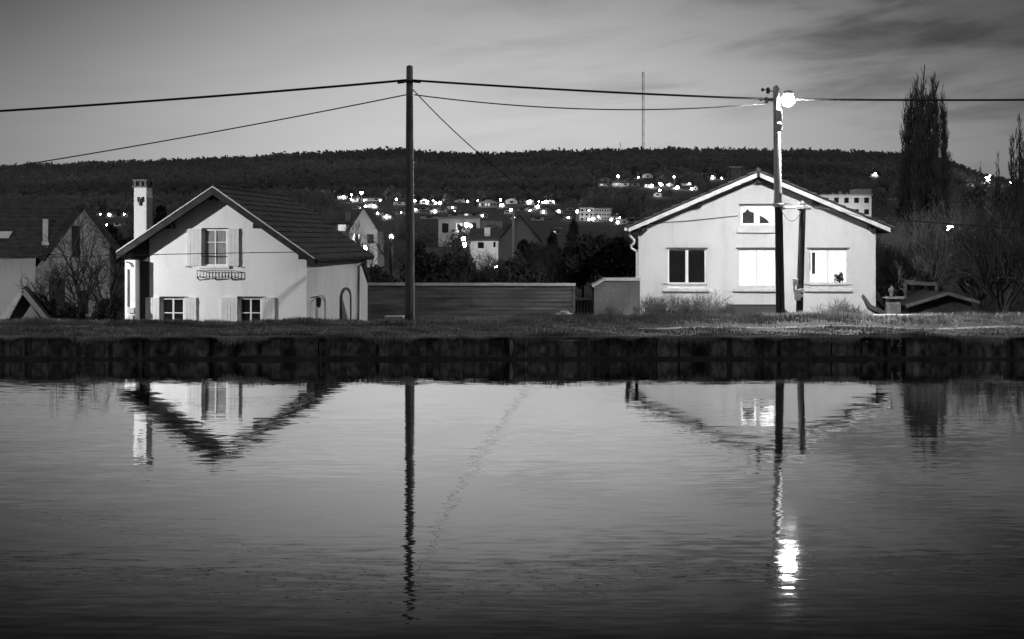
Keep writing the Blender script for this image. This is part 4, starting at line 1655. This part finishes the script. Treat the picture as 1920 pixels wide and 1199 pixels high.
bare_tree('bare_tree', 118, gpos(118, 47), hgt(118, 478, 47), 11, 'bare fruit tree with branches fanning over the white wing', lean=(-.12, 0), kids=(13, 8, 5), spread=1.0, r=.12, tmat='twig_black', cmat='twig_black', trunkf=.7)
bare_tree('bare_tree', 163, gpos(163, 48), hgt(163, 440, 48), 12, 'thin upright bare tree before the stone gable door', lean=(.02, 0), kids=(11, 7, 5), spread=.6, r=.09, tmat='twig_black', cmat='twig_black', trunkf=.9)
bare_tree('bare_tree', 197, gpos(197, 49), hgt(197, 430, 49), 13, 'slender bare tree beside the stone gable right edge', kids=(11, 8, 5), spread=.65, r=.085, tmat='twig_black', cmat='twig_black', trunkf=.9)
bare_tree('bare_tree', 222, gpos(222, 50), hgt(222, 470, 50), 14, 'bare sapling between the stone house and white cupboard', kids=(7, 6, 4), spread=.7, r=.05, stems=2, tmat='twig_black', cmat='twig_black')
leafy_tree('dark_bush', 115, 560, 52, 90, 'dark low bush in front of the stone house door', 21, cat='bush', n=1500, size=.09)
leafy_tree('dark_bush', 200, 545, 54, 70, 'dark bush at the right foot of the stone house', 22, cat='bush', n=1600, size=.09)
leafy_tree('dark_tree', 225, 412, 85, 90, 'dark rounded tree behind the stone house roof', 23, n=3000, size=.22, m='leaf_dark')
leafy_tree('dark_conifer', 302, 376, 95, 60, 'dark conifer just right of the tall chimney', 24, n=2600, size=.18, shape='cone', m='leaf_dark', clumps=60)
leafy_tree('dark_tree', 345, 395, 100, 60, 'dark tree behind the left roof slope of the gabled house', 25, n=2000, size=.22)

# dark garden between the houses
leafy_tree('hedge_bush', 712, 478, 55, 74, 'dark hedge bush left of the tall pole above the fence', 31, cat='bush', n=2600, size=.11, m='leaf_dark')
leafy_tree('hedge_bush', 800, 442, 57, 124, 'broad dark evergreen bush just right of the tall pole', 32, cat='bush', n=4200, size=.12, m='leaf_dark', clumps=22)
leafy_tree('hedge_bush', 868, 466, 58, 100, 'dark bush below the flat roofed lit building', 33, cat='bush', n=3200, size=.12, m='leaf_mid', clumps=18)
leafy_tree('hedge_bush', 935, 492, 58, 100, 'low dark bush below the white chimney cottage', 34, cat='bush', n=3200, size=.12, m='leaf_dark', clumps=20)
leafy_tree('dark_tree', 1010, 430, 62, 110, 'dark rounded evergreen left of the tall conifer', 35, n=4200, size=.13, clumps=22)
leafy_tree('dark_conifer', 1076, 408, 66, 56, 'tall dark pointed conifer at the end of the slanting wire', 36, n=6500, size=.12, shape='cone', clumps=70)
leafy_tree('dark_conifer', 1036, 432, 72, 50, 'shorter dark conifer beside the tall pointed one', 37, n=5000, size=.12, shape='cone', clumps=60)
leafy_tree('dark_tree', 1092, 440, 60, 96, 'dark evergreen tree above the garden gate', 39, n=3400, size=.12, clumps=20)
leafy_tree('dark_tree', 1152, 426, 60, 116, 'dark evergreen against the left gutter of the lit house', 38, n=4200, size=.12, clumps=22)
leafy_tree('dark_tree', 985, 470, 54, 120, 'dark spreading bush over the middle of the board fence', 40, n=3600, size=.11, clumps=20)
bare_tree('bare_tree', 735, gpos(735, 66), hgt(735, 385, 66), 41, 'bare twiggy tree just left of the tall pole', kids=(9, 7, 5), spread=.7, cmat='twig', r=.13, trunkf=.85)
bare_tree('bare_tree', 690, gpos(700, 70), hgt(690, 395, 70), 42, 'leaning bare tree beyond the gabled house roof corner', kids=(8, 6, 5), spread=.7, cmat='twig', r=.12, lean=(-.25, 0))
bare_tree('bare_tree', 850, gpos(850, 68), hgt(850, 405, 68), 43, 'bare round crowned tree before the flat roofed building', kids=(10, 8, 5), spread=.9, cmat='twig', r=.13, trunkf=.7)
bare_tree('bare_tree', 930, gpos(930, 64), hgt(930, 462, 64), 44, 'pale twigged shrub below the white chimney cottage', kids=(8, 7, 5), spread=.9, cmat='weed', r=.06, stems=4, cat='shrub')
bare_tree('bare_tree', 1150, gpos(1150, 72), hgt(1150, 415, 72), 45, 'bare branched tree below the long apartment block', kids=(9, 7, 5), spread=.8, cmat='twig', r=.11)
bare_tree('bare_tree', 655, gpos(655, 75), hgt(655, 430, 75), 46, 'bare shrub behind the gabled house roof edge', kids=(8, 7, 4), spread=.8, cmat='weed', r=.06, stems=3, cat='shrub')

for px_, top, Yt, seed, lab in ((1118, 404, 63, 51, 'dark bare tree rising above the garden gate'), (1168, 412, 62, 52, 'dark bare tree beside the left gutter of the lit house'),
                                (1040, 440, 60, 53, 'dark bare tree over the right end of the board fence'), (800, 425, 64, 54, 'dark bare tree just right of the tall pole'),
                                (905, 470, 57, 55, 'low dark bare tree over the middle of the board fence')):
    bare_tree('bare_tree', px_, gpos(px_, Yt), hgt(px_, top, Yt), seed, lab, stems=4, kids=(10, 8, 4), spread=.75, wob=.26, r=.06, stemspread=.6, tmat='twig_dark', cmat='twig_dark', trunkf=.72)

# weeds against the right house
for i, (px_, top, Yw, lab) in enumerate(((1214, 566, 46.2, 'pale dry weeds at the left corner of the lit house'),
                                         (1248, 560, 46.0, 'dry weeds below the dark paned window'),
                                         (1290, 566, 45.6, 'dry weed clump below the dark window right pane'),
                                         (1330, 562, 45.2, 'tall dry weeds left of the low cellar roof'),
                                         (1356, 574, 44.4, 'short weeds touching the cellar roof edge'),
                                         (1150, 575, 45.5, 'dry weeds before the grey shed wall'),
                                         (1568, 574, 43.2, 'thin weed stalks below the right lit window'),
                                         (1600, 582, 43.0, 'low dry weeds near the leaning stump'))):
    bare_tree('weed_clump', px_, gpos(px_, Yw), hgt(px_, top, Yw) * 1.55, 60 + i, lab, cat='weeds', group=None, stems=17, kids=(9, 5), spread=.75, wob=.3, r=.02,
              maxlev=2, tmat='weed', cmat='weed', stemspread=.9, up=.1)

# bare shrubs and trees at the right
RS = [(1672, 388, 52, 71, 'bare shrub with pale twigs against the lit house corner', 'twig', 7, .8, 'shrub'),
      (1715, 350, 55, 72, 'bare many stemmed shrub behind the stone pillar', 'twig', 8, .8, 'shrub'),
      (1744, 330, 53, 73, 'tall bare shrub over the garden shed', 'twig', 9, .75, 'shrub'),
      (1838, 306, 54, 74, 'wide bare shrub right of the garden shed', 'twig', 12, .8, 'shrub'),
      (1880, 298, 52, 75, 'bare bush leaning over the bank at far right', 'twig_dark', 12, .9, 'shrub'),
      (1950, 292, 52, 76, 'bare bush cut by the frame at the bank end', 'twig_dark', 12, .9, 'shrub'),
      (1740, 330, 78, 77, 'dense bare tree below the poplar', 'twig_dark', 6, .7, 'tree'),
      (1850, 322, 84, 78, 'dense bare tree between the poplar and picture edge', 'twig_dark', 6, .7, 'tree'),
      (1925, 325, 80, 79, 'dense bare tree below the second poplar', 'twig_dark', 6, .7, 'tree')]
for px_, top, Yt, seed, lab, cm, st, sp, ct in RS:
    bare_tree('bare_shrub' if ct == 'shrub' else 'bare_tree', px_, gpos(px_, Yt), hgt(px_, top, Yt), seed, lab, cat=ct, stems=st, kids=(11, 9), spread=sp, wob=.28, r=.065, stemspread=.8, maxlev=2,
              tmat='twig_dark', cmat=cm, up=.08, trunkf=.7, lenf=(.4, .7))
for px_, top, Yt, wp, seed, lab in ((1690, 470, 60, 100, 81, 'dark undergrowth bush right behind the stone pillar'),
                                    (1812, 418, 62, 130, 82, 'dark dense bush behind the garden shed'),
                                    (1900, 395, 60, 150, 83, 'dark dense bush at the right end of the bank'),
                                    (1860, 352, 95, 150, 84, 'broad dark evergreen tree far behind the bare shrubs'),
                                    (1725, 345, 100, 100, 85, 'dark evergreen tree under the poplar'),
                                    (1955, 345, 90, 170, 86, 'dark evergreen tree at the right frame edge')):
    leafy_tree('dark_bush' if 'bush' in lab else 'dark_tree', px_, top, Yt, wp, lab, seed, cat='bush' if 'bush' in lab else 'tree', n=4200, size=.13 * Yt / 60, clumps=24)


def poplar(px, top, Y, wpx, seed, label, dens=60, leaders=36):
    rng = random.Random(seed)
    b = Vector(gpos(px, Y))
    H = P(px, top, Y).z - b.z
    W = wpx * Y / FPX / 2
    tr, cr = [], []
    for k in range(leaders):
        a = 2 * math.pi * k / leaders + rng.uniform(-.3, .3)
        off = W * math.sqrt(rng.uniform(.06, 1)) * (k > 0)
        hh = H * (1 - .17 * (off / W) ** 2) * rng.uniform(.86, 1.0) if k else H
        p = Vector((0, 0, 0))
        n = 12
        z0 = H * .03 * (k > 0)
        pts = []
        for i in range(n + 1):
            t = i / n
            s = math.sin(min(t * 4.0, 1) * math.pi / 2) * (1 - .22 * t)
            pts.append(Vector((math.cos(a) * off * s + rng.gauss(0, .06), math.sin(a) * off * s + rng.gauss(0, .06), z0 + (hh - z0) * t)))
        r0 = (.28 if k == 0 else .13) * H / 24
        for i in range(n):
            tr.append((*pts[i], *pts[i + 1], r0 * (1 - .9 * i / n), r0 * (1 - .9 * (i + 1) / n)))
        for j in range(dens):
            t = rng.uniform(.1, .98)
            i = min(n - 1, int(t * n))
            q = pts[i].lerp(pts[i + 1], t * n - i)
            b2 = rng.uniform(0, 2 * math.pi)
            L = H * rng.uniform(.06, .13) * (1.15 - .75 * t)
            d = Vector((math.cos(b2) * .34, math.sin(b2) * .34, 1)).normalized()
            prev = q
            for s in range(3):
                d = (d + Vector((rng.gauss(0, .06), rng.gauss(0, .06), .12))).normalized()
                nx_ = prev + d * L / 3
                cr.append((*prev, *nx_, .042 - .010 * s, .034 - .010 * s))
                for u in range(3):
                    dd = (d + Vector((rng.gauss(0, .28), rng.gauss(0, .28), .2))).normalized()
                    cr.append((*nx_, *(nx_ + dd * L * rng.uniform(.2, .5)), .021, .010))
                prev = nx_
    root = empty('poplar_tree', b, 0, label, 'tree')
    V, F = seg_mesh(tr, 5)
    np_obj('trunk', V, F, M['bark'], root)
    V, F = seg_mesh(cr, 3)
    np_obj('crown', V, F, M['twig'], root)


poplar(1733, 130, 150, 92, 91, 'tall bare columnar poplar standing above the hill line', 80)
poplar(1912, 215, 160, 46, 92, 'second slimmer poplar at the right edge', 45, 12)
poplar(1872, 282, 165, 20, 93, 'thin young poplar left of the edge poplar', 12, 4)
poplar(1838, 300, 165, 26, 94, 'short bare poplar between the two taller ones', 12, 4)


# ------------------------------------------------------------------ the town on the slope
def small_house(px0, px1, py0, py1, label, gable=False, wallm='town_wall', lit=(), dark=2, hip=.35, chimney=True, hit=None, rows=1, name='hillside_house', cat='house', group='houses on the hillside',
                flat=False, rz=0.0):
    x, y, z = hit or ground_hit((px0 + px1) / 2, py1)
    s = y / FPX
    w, h = (px1 - px0) * s, (py1 - py0) * s
    cx = ((px0 + px1) / 2 - CX) * s
    zz = CAMZ - (py1 - HZ) * s
    root = empty(name, (cx, y, zz), rz, label, cat, group)
    dep = min(max(w * .7, 5), 10)
    zr = h * hip if not flat else 0
    hw = h - zr
    mb = MB()
    e = max(1.0, h * .4)
    if gable and not flat:
        mb.prism([(-w / 2, -e), (w / 2, -e), (w / 2, hw), (0, h), (-w / 2, hw)], 0, dep)
    else:
        mb.box(-w / 2, w / 2, 0, dep, -e, hw)
        if not flat:                                      # side gables
            for xx in (-w / 2, w / 2):
                mb.add([(xx, 0, hw), (xx, dep / 2, h), (xx, dep, hw)], [(0, 1, 2)])
    mb.build('wall', M[wallm], root)
    rb = MB()
    t = max(.12, .03 * h)
    if flat:
        rb.box(-w / 2 - t, w / 2 + t, -t, dep + t, hw + .01, hw + t * 1.6)
    elif gable:
        for sgn in (-1, 1):
            ex = sgn * (w / 2 + t * 1.5)
            ez = hw - t
            rb.add([(0, -t * 2, h + t), (ex, -t * 2, ez + t), (ex, dep + t, ez + t), (0, dep + t, h + t), (0, -t * 2, h + .01), (ex, -t * 2, ez), (ex, dep + t, ez), (0, dep + t, h + .01)],
                   [(0, 1, 2, 3), (7, 6, 5, 4), (0, 4, 5, 1), (1, 5, 6, 2), (2, 6, 7, 3)])
    else:
        X = w / 2 + t
        for ya, yb in ((-t * 2, dep / 2), (dep + t * 2, dep / 2)):
            za = hw - t
            rb.add([(-X, ya, za), (X, ya, za), (X, yb, h), (-X, yb, h), (-X, ya, za + t), (X, ya, za + t), (X, yb, h + t), (-X, yb, h + t)],
                   [(0, 1, 2, 3), (4, 5, 6, 7), (0, 1, 5, 4), (1, 2, 6, 5), (3, 0, 4, 7)])
    rb.build('roof', M['town_roof'] if not flat else M['town_grey'], root)
    n = dark + len(lit)
    if n:
        k = 0
        for r in range(rows):
            for i in range(n):
                ww = min(w / (n * 2.2), 1.5)
                wh = min(hw / rows * .45, 1.5)
                c = -w / 2 + w * (i + .5) / n
                zb = hw * r / rows + hw / rows * .35
                f = MB()
                f.box(c - ww / 2, c + ww / 2, -.06, .02, zb, zb + wh)
                isl = (k in lit) or (rows == 1 and i in lit)
                f.build('window', M['lit'] if isl else M['glass'], root)
                k += 1
    if chimney and not flat:
        c = MB()
        c.box(w * .25, w * .25 + max(.6, w * .06), dep * .45, dep * .45 + .6, h * .8, h * 1.12)
        c.build('chimney', M['town_wall'], root)
    return root


RECTS = []            # where the houses and lamps show, so that the wood leaves them free


def ordinal(i):
    return ['first', 'second', 'third', 'fourth', 'fifth', 'sixth', 'seventh', 'eighth', 'ninth', 'tenth', 'eleventh', 'twelfth', 'thirteenth', 'fourteenth'][i]


CLUSTERS = [  # phrase, houses (x0, x1, top, bottom, lit), lamps (x, y)
    ('between gabled house and tall pole', [(632, 650, 364, 374, 1), (660, 671, 369, 379, 0), (676, 716, 369, 378, 1), (659, 674, 384, 392, 0), (684, 708, 382, 391, 1), (738, 761, 375, 385, 0)],
     [(644, 371), (659, 366), (658, 374), (678, 362), (683, 376), (713, 377), (685, 387), (701, 387), (743, 374)]),
    ('just right of the tall pole', [(787, 803, 373, 383, 0), (818, 838, 390, 398, 0), (788, 820, 402, 411, 0), (852, 872, 374, 380, 0), (784, 803, 385, 395, 0)],
     [(778, 377), (801, 379), (812, 377), (817, 384), (825, 381), (853, 405), (877, 379)]),
    ('above the white chimney cottage', [(897, 936, 374, 390, 2), (948, 970, 372, 383, 0), (974, 986, 372, 380, 0), (867, 896, 396, 407, 1), (945, 958, 391, 401, 0), (969, 987, 389, 396, 0), (921, 934, 392, 396, 0)],
     [(896, 377), (938, 375), (958, 394)]),
    ('beside the slanting wire', [(986, 1001, 374, 383, 1), (985, 1001, 386, 396, 0), (1002, 1013, 381, 392, 1), (1024, 1041, 375, 382, 0), (1048, 1062, 379, 385, 0), (1070, 1080, 374, 379, 0), (996, 1020, 403, 414, 0), (1026, 1034, 409, 416, 0), (1036, 1050, 428, 440, 1)],
     [(995, 378), (991, 389), (994, 395), (1008, 388), (1010, 378), (1023, 385), (1038, 379), (1017, 380)]),
    ('round the white apartment block', [(1147, 1160, 402, 414, 0), (1153, 1176, 410, 420, 1), (1176, 1192, 408, 417, 0)],
     [(1082, 397), (1104, 395), (1122, 407), (1104, 420), (1146, 412), (1162, 409), (1112, 437), (1158, 423)]),
    ('in the lower rows behind the garden', [(700, 716, 396, 404, 0), (716, 734, 401, 411, 1), (742, 760, 393, 403, 0), (772, 786, 389, 398, 0), (806, 822, 391, 400, 1), (838, 856, 384, 392, 0),
                                              (840, 866, 397, 407, 0), (898, 915, 398, 408, 1), (936, 946, 380, 388, 0), (957, 971, 403, 412, 0), (1012, 1026, 392, 402, 0), (1040, 1056, 391, 400, 1),
                                              (1056, 1071, 402, 412, 0), (1062, 1076, 388, 396, 0)],
     [(708, 400), (725, 407), (752, 399), (779, 394), (815, 397), (848, 389), (905, 405), (941, 385), (964, 408), (1019, 398), (1048, 397), (1066, 408)]),  # extra lamps, added in front of these houses to light their walls
    ('on the upper slope', [(1125, 1145, 332, 340, 0), (1122, 1146, 341, 350, 1), (1148, 1180, 339, 350, 1), (1183, 1199, 340, 350, 0), (1205, 1224, 325, 334, 0), (1209, 1222, 343, 352, 0), (1226, 1240, 358, 370, 0), (1249, 1262, 343, 350, 0),
                              (1278, 1297, 342, 348, 0), (1333, 1342, 329, 336, 0), (1262, 1272, 350, 355, 0), (1300, 1308, 349, 357, 0)],
     [(1159, 331), (1197, 333), (1222, 348), (1222, 357), (1236, 344), (1240, 352), (1237, 357), (1254, 347), (1264, 332), (1270, 360), (1293, 345), (1297, 361), (1336, 335), (1353, 337)]),
    ('left of the tall chimney', [(172, 184, 397, 404, 0), (200, 210, 398, 407, 0), (228, 240, 398, 407, 0), (213, 226, 415, 424, 0)],
     [(188, 402), (205, 403), (233, 402), (200, 425)]),
    ('above the bare shrubs', [(1812, 1826, 344, 350, 0), (1634, 1646, 325, 331, 1), (1668, 1682, 369, 375, 0)],
     [(1751, 340), (1849, 333), (1856, 330), (1853, 337), (1895, 342), (1913, 369), (1641, 327)]),
]
LOOKS = ['pale', 'small white', 'low cream', 'whitewashed', 'plain light', 'squat pale']


def far_lamp(x, y, z, h, r, label, group, m='far_lamp'):
    root = empty('hillside_lamp', (x, y, z), 0, label, 'street lamp', group)
    mb = MB()
    mb.tube([(0, 0, -1), (0, 0, h - r)], .12 if y > 60 else .05, 5)
    mb.build('lamp_post', M['town_grey'], root)
    mb = MB()
    n, prof = 6, []
    for i in range(n + 1):
        a = math.pi * i / n
        prof.append((max(.02, r * math.sin(a)), -r * math.cos(a)))
    mb.lathe(prof, (0, 0, h), 7)
    mb.build('lamp_globe', M[m], root)


for phrase, houses, lamps in CLUSTERS:
    hs = sorted(houses)
    for i, (a, b, t, c, lit) in enumerate(hs):
        small_house(a, b, t, c, f"{LOOKS[i % 6]} house {phrase}, {ordinal(i)} house from the left there", gable=(i % 3 == 1), lit=((0,) if lit == 1 else (0, 2, 3) if lit == 2 else ()), dark=(4 if lit == 2 else 1),
                    group='houses on the hillside', wallm='town_wall' if (i % 4 != 3) else 'town_grey', chimney=i % 2 == 0)
        RECTS.append((a - 1, b + 1, t - 1, c + 1, ground_hit((a + b) / 2, c)[1]))
    for i, (lx_, ly_) in enumerate(sorted(lamps)):
        near = min(hs, key=lambda q: (abs((q[0] + q[1]) / 2 - lx_) + abs(q[3] - ly_) * 1.5))
        gy = ground_hit((near[0] + near[1]) / 2, near[3])[1] - 5.0
        if 'apartment' in phrase and lx_ < 1130:
            gy = 323.0
        s = gy / FPX
        zc = CAMZ - (ly_ - HZ) * s
        xx = (lx_ - CX) * s
        gz = float(ground_z(xx, gy))
        r = max(.2, 2.0 * s) * (1.2, .62, .85)[(i * 7 + len(hs)) % 3]
        far_lamp(xx, gy, gz, max(zc - gz, r * 1.5), r, f"glowing street lamp {phrase}, {ordinal(i)} lamp from the left there", 'street lamps of the town', 'far_lamp' if i % 2 else 'far_lamp_dim')  # includes the extra lamps added to light the lower rows
        RECTS.append((lx_ - 5, lx_ + 5, ly_ - 5, ly_ + 5, gy))


def town_buildings():
    # nearer buildings with shapes of their own
    def at(px, Y):
        x = (px - CX) * Y / FPX
        return (x, Y, 0)
    small_house(608, 662, 397, 470, 'grey house with dark roof and one lit window past the gabled roof', lit=(), dark=0, hip=.30, hit=at(635, 104), wallm='town_grey', chimney=False, name='town_house')
    mb = MB()
    q = [P(633, 433, 103.5), P(647, 433, 103.5), P(647, 420, 103.5), P(633, 420, 103.5)]
    h = [o for o in bpy.data.objects if o.name.startswith('town_house') and o.parent is None][-1]
    b = h.location
    mb.box(q[0].x - b.x, q[1].x - b.x, -.12, -.02, q[0].z - b.z, q[2].z - b.z)
    mb.build('window', M['lit_dim'], h)
    c = MB()
    p0, p1 = P(646, 414, 103.8) - b, P(655, 397, 103.8) - b
    c.box(p0.x, p1.x, .3, .8, p0.z - .5, p1.z)
    c.build('chimney', M['town_grey'], h)
    small_house(655, 708, 391, 470, 'white gabled house with two dark windows past the gabled roof', gable=True, dark=2, hip=.52, hit=at(681, 96), name='town_house', chimney=False)
    small_house(882, 934, 431, 486, 'white cottage with a broad white chimney above the fence', dark=0, hip=.33, hit=at(908, 92), name='town_house', chimney=False)
    h = [o for o in bpy.data.objects if o.name.startswith('town_house') and o.parent is None][-1]
    b = h.location
    c = MB()
    p0, p1 = P(908, 447, 92.5) - b, P(919, 427, 92.5) - b
    c.box(p0.x, p1.x, .5, 1.0, p0.z - .4, p1.z)
    c.build('chimney', M['town_wall'], h)
    for x0, x1, y0, y1 in ((896, 907, 455, 466), (925, 929, 454, 464)):
        w = MB()
        p0, p1 = P(x0, y1, 92) - b, P(x1, y0, 92) - b
        w.box(p0.x, p1.x, -.05, .02, p0.z, p1.z)
        w.build('window', M['glass'], h)
    small_house(936, 1012, 405, 480, 'broad dark hip roofed house right of the white cottage', dark=0, hip=.62, hit=at(974, 112), wallm='town_grey', name='town_house', gable=True, chimney=False)
    h = [o for o in bpy.data.objects if o.name.startswith('town_house') and o.parent is None][-1]
    b = h.location
    c = MB()
    p0, p1 = P(960, 440, 111) - b, P(965, 392, 111) - b
    c.tube([((p0.x + p1.x) / 2, -.8, p0.z - 2), ((p0.x + p1.x) / 2, -.8, p1.z)], .12, 8)
    c.build('flue_pipe', M['metal'], h)
    small_house(822, 900, 411, 450, 'flat roofed pale building lit by a lamp above the garden', flat=True, dark=2, lit=(1,), hit=at(861, 150), name='flat_roofed_building', cat='building', chimney=False)
    small_house(893, 942, 412, 428, 'flat roofed pale annexe with a projecting canopy', flat=True, dark=0, hit=at(917, 170), name='flat_roofed_building', cat='building', chimney=False)
    small_house(1087, 1113, 391, 424, 'white slab of the apartment block, its blind end', flat=True, dark=2, rows=4, lit=(1,), hit=at(1100, 330), name='apartment_block', cat='apartment block', group='apartment blocks', chimney=False)
    small_house(1113.5, 1147, 392, 422, 'white apartment block with rows of balconies', flat=True, dark=4, rows=4, lit=(2, 7, 9), hit=at(1130, 332), name='apartment_block', cat='apartment block', group='apartment blocks', chimney=False)
    small_house(1540, 1634, 367, 410, 'flat roofed white apartment block behind the lit house roof', flat=True, dark=5, rows=2, lit=(), hit=at(1590, 190), name='apartment_block', cat='apartment block', group='apartment blocks', chimney=False)
    h = [o for o in bpy.data.objects if o.name.startswith('apartment_block') and o.parent is None][-1]
    b = h.location
    c = MB()
    p0, p1 = P(1603, 369, 192) - b, P(1632, 355, 192) - b
    c.box(p0.x, p1.x, 1.5, 5, p0.z - .1, p1.z)
    c.build('lift_housing', M['town_wall'], h)
    for vx, vt in ((1562, 362), (1574, 359), (1577, 360), (1588, 362)):
        c = MB()
        p = P(vx, vt, 192) - b
        c.tube([(p.x, 2, p.z - 1), (p.x, 2, p.z)], .18, 6)
        c.build('roof_vent', M['town_wall'], h)
    for x0, x1, y0, y1, Y in ((600, 715, 385, 470, 96), (822, 942, 405, 480, 92), (1085, 1150, 388, 425, 330), (1540, 1640, 352, 400, 190), (945, 1010, 398, 470, 112)):
        RECTS.append((x0, x1, y0, y1, Y))
    # lamps that stand among them
    for i, (px_, py_, Y, r, lab) in enumerate(((875, 422, 144, .26, 'bright lamp in front of the flat roofed building'), (869, 448, 88, .13, 'upper lamp glowing through the bushes by the white cottage'),
                                            (871, 459, 86, .14, 'lower lamp glowing through the bushes by the white cottage'), (734, 444, 76, .13, 'small lamp seen through twigs left of the tall pole'),
                                            (1781, 427, 120, .36, 'bright lamp glowing in the bare shrubs right of the house'),
                                            (932, 506, 88, .26, 'unseen lamp added behind the bushes to light the white cottage wall'),  # hidden lamp added only to brighten the cottage wall
                                            (684, 466, 91.5, .2, 'unseen lamp added at the foot of the two windowed house'),  # hidden lamp added to brighten the front of this house
                                            (1600, 424, 183, .5, 'assumed unseen lamp added to light the apartment block behind the lit house'), (1570, 415, 184, .4, 'second assumed unseen lamp added by the apartment block behind the lit house'))):  # assumed, unseen lamps added to light the bright apartment block wall
        p = P(px_, py_, Y)
        gz = float(ground_z(p.x, Y))
        far_lamp(p.x, Y, gz, p.z - gz, r, lab, 'street lamps of the town', 'near_lamp' if Y < 80 else 'far_lamp')


town_buildings()


def mast(px, top, bot, Y, w, label, bands):
    p0, p1 = P(px, bot, Y), P(px, top, Y)
    g = float(ground_z(p0.x, Y))
    root = empty('radio_mast', (p0.x, Y, g), 0, label, 'mast')
    H = p1.z - g
    for k in range(bands):
        z0, z1 = H * k / bands, H * (k + 1) / bands
        mb = MB()
        for a in (0, 120, 240):
            c, s = math.cos(math.radians(a)) * w / 2, math.sin(math.radians(a)) * w / 2
            mb.tube([(c, s, z0), (c, s, z1)], .20 * w / 2.4, 4)
        n = 3
        for i in range(n):
            za, zb = z0 + (z1 - z0) * i / n, z0 + (z1 - z0) * (i + 1) / n
            for a in (0, 120, 240):
                c, s = math.cos(math.radians(a)) * w / 2, math.sin(math.radians(a)) * w / 2
                c2, s2 = math.cos(math.radians(a + 120)) * w / 2, math.sin(math.radians(a + 120)) * w / 2
                mb.tube([(c, s, za), (c2, s2, zb)], .13 * w / 2.4, 4)
        mb.build('mast_section', M['mast_pale' if k % 2 else 'mast_dark'], root)


mast(1205.5, 135, 290, 1700, 3.4, 'tall banded lattice radio mast on the hill top', 15)
mast(1163, 267, 290, 1700, 1.6, 'short thin mast left of the tall banded one', 3)


# ------------------------------------------------------------------ the wood on the hill
def make_wood():
    rng = np.random.default_rng(17)
    pts = []
    # (Y range, count, radius)
    for y0, y1, n, r0, r1 in ((1380, 1720, 9000, 2.2, 6.5), (1000, 1400, 9000, 2.2, 5), (700, 1000, 4200, 1.8, 4.6), (400, 700, 2600, 1.6, 3.8), (200, 400, 1700, 1.4, 3.2), (125, 200, 520, 1.2, 2.4)):
        y = rng.uniform(y0, y1, n)
        x = rng.uniform(-.48, .48, n) * y
        r = rng.uniform(r0, r1, n)
        z = ground_z(x, y)
        px = CX + FPX * x / y
        pyb = HZ - FPX * (z - CAMZ) / y
        pyt = HZ - FPX * (z + 2.1 * r - CAMZ) / y
        pr = r * FPX / y
        ok = np.ones(n, bool)
        for (a, b, t, c, Y) in RECTS:
            ok &= ~((px + pr > a) & (px - pr < b) & (pyt < c) & (pyb > t - 2) & (y < Y + 6))
        pts.append(np.stack([x, y, z, r], 1)[ok])
    pts = np.concatenate(pts)
    Vs, Fs, off = [], [], 0
    for sel, n in ((pts[:, 1] > 900, 22), ((pts[:, 1] <= 900) & (pts[:, 1] > 400), 34), (pts[:, 1] <= 400, 170)):
        q = pts[sel]
        k = np.repeat(np.arange(len(q)), n)
        c, r = q[k, :3], q[k, 3:4]
        v = rng.normal(0, 1, (len(k), 3))
        v /= np.linalg.norm(v, axis=1, keepdims=True)
        v *= rng.uniform(.3, 1.05, (len(k), 1)) * r
        v[:, 2] *= 1.15
        c = c + v + np.stack([np.zeros(len(k)), np.zeros(len(k)), r[:, 0] * .8], 1)
        a = rng.normal(0, 1, (len(k), 3))
        a /= np.linalg.norm(a, axis=1, keepdims=True)
        b = rng.normal(0, 1, (len(k), 3))
        b -= a * (a * b).sum(1, keepdims=True)
        b /= np.linalg.norm(b, axis=1, keepdims=True)
        sz = r * (.42 if n < 100 else .17) * rng.uniform(.5, 1.3, (len(k), 1))
        Vs.append(np.stack([c - a * sz, c - b * sz * .6, c + a * sz, c + b * sz * .6], 1).reshape(-1, 3))
        i = np.arange(len(k)) * 4
        Fs.append(np.stack([i, i + 1, i + 2, i + 3], 1) + off)
        off += 4 * len(k)
    o = np_obj('hillside_wood', np.concatenate(Vs), np.concatenate(Fs), M['wood'])
    tag(o, 'dark leafless wood covering the long hill', 'wood', kind='stuff')


make_wood()
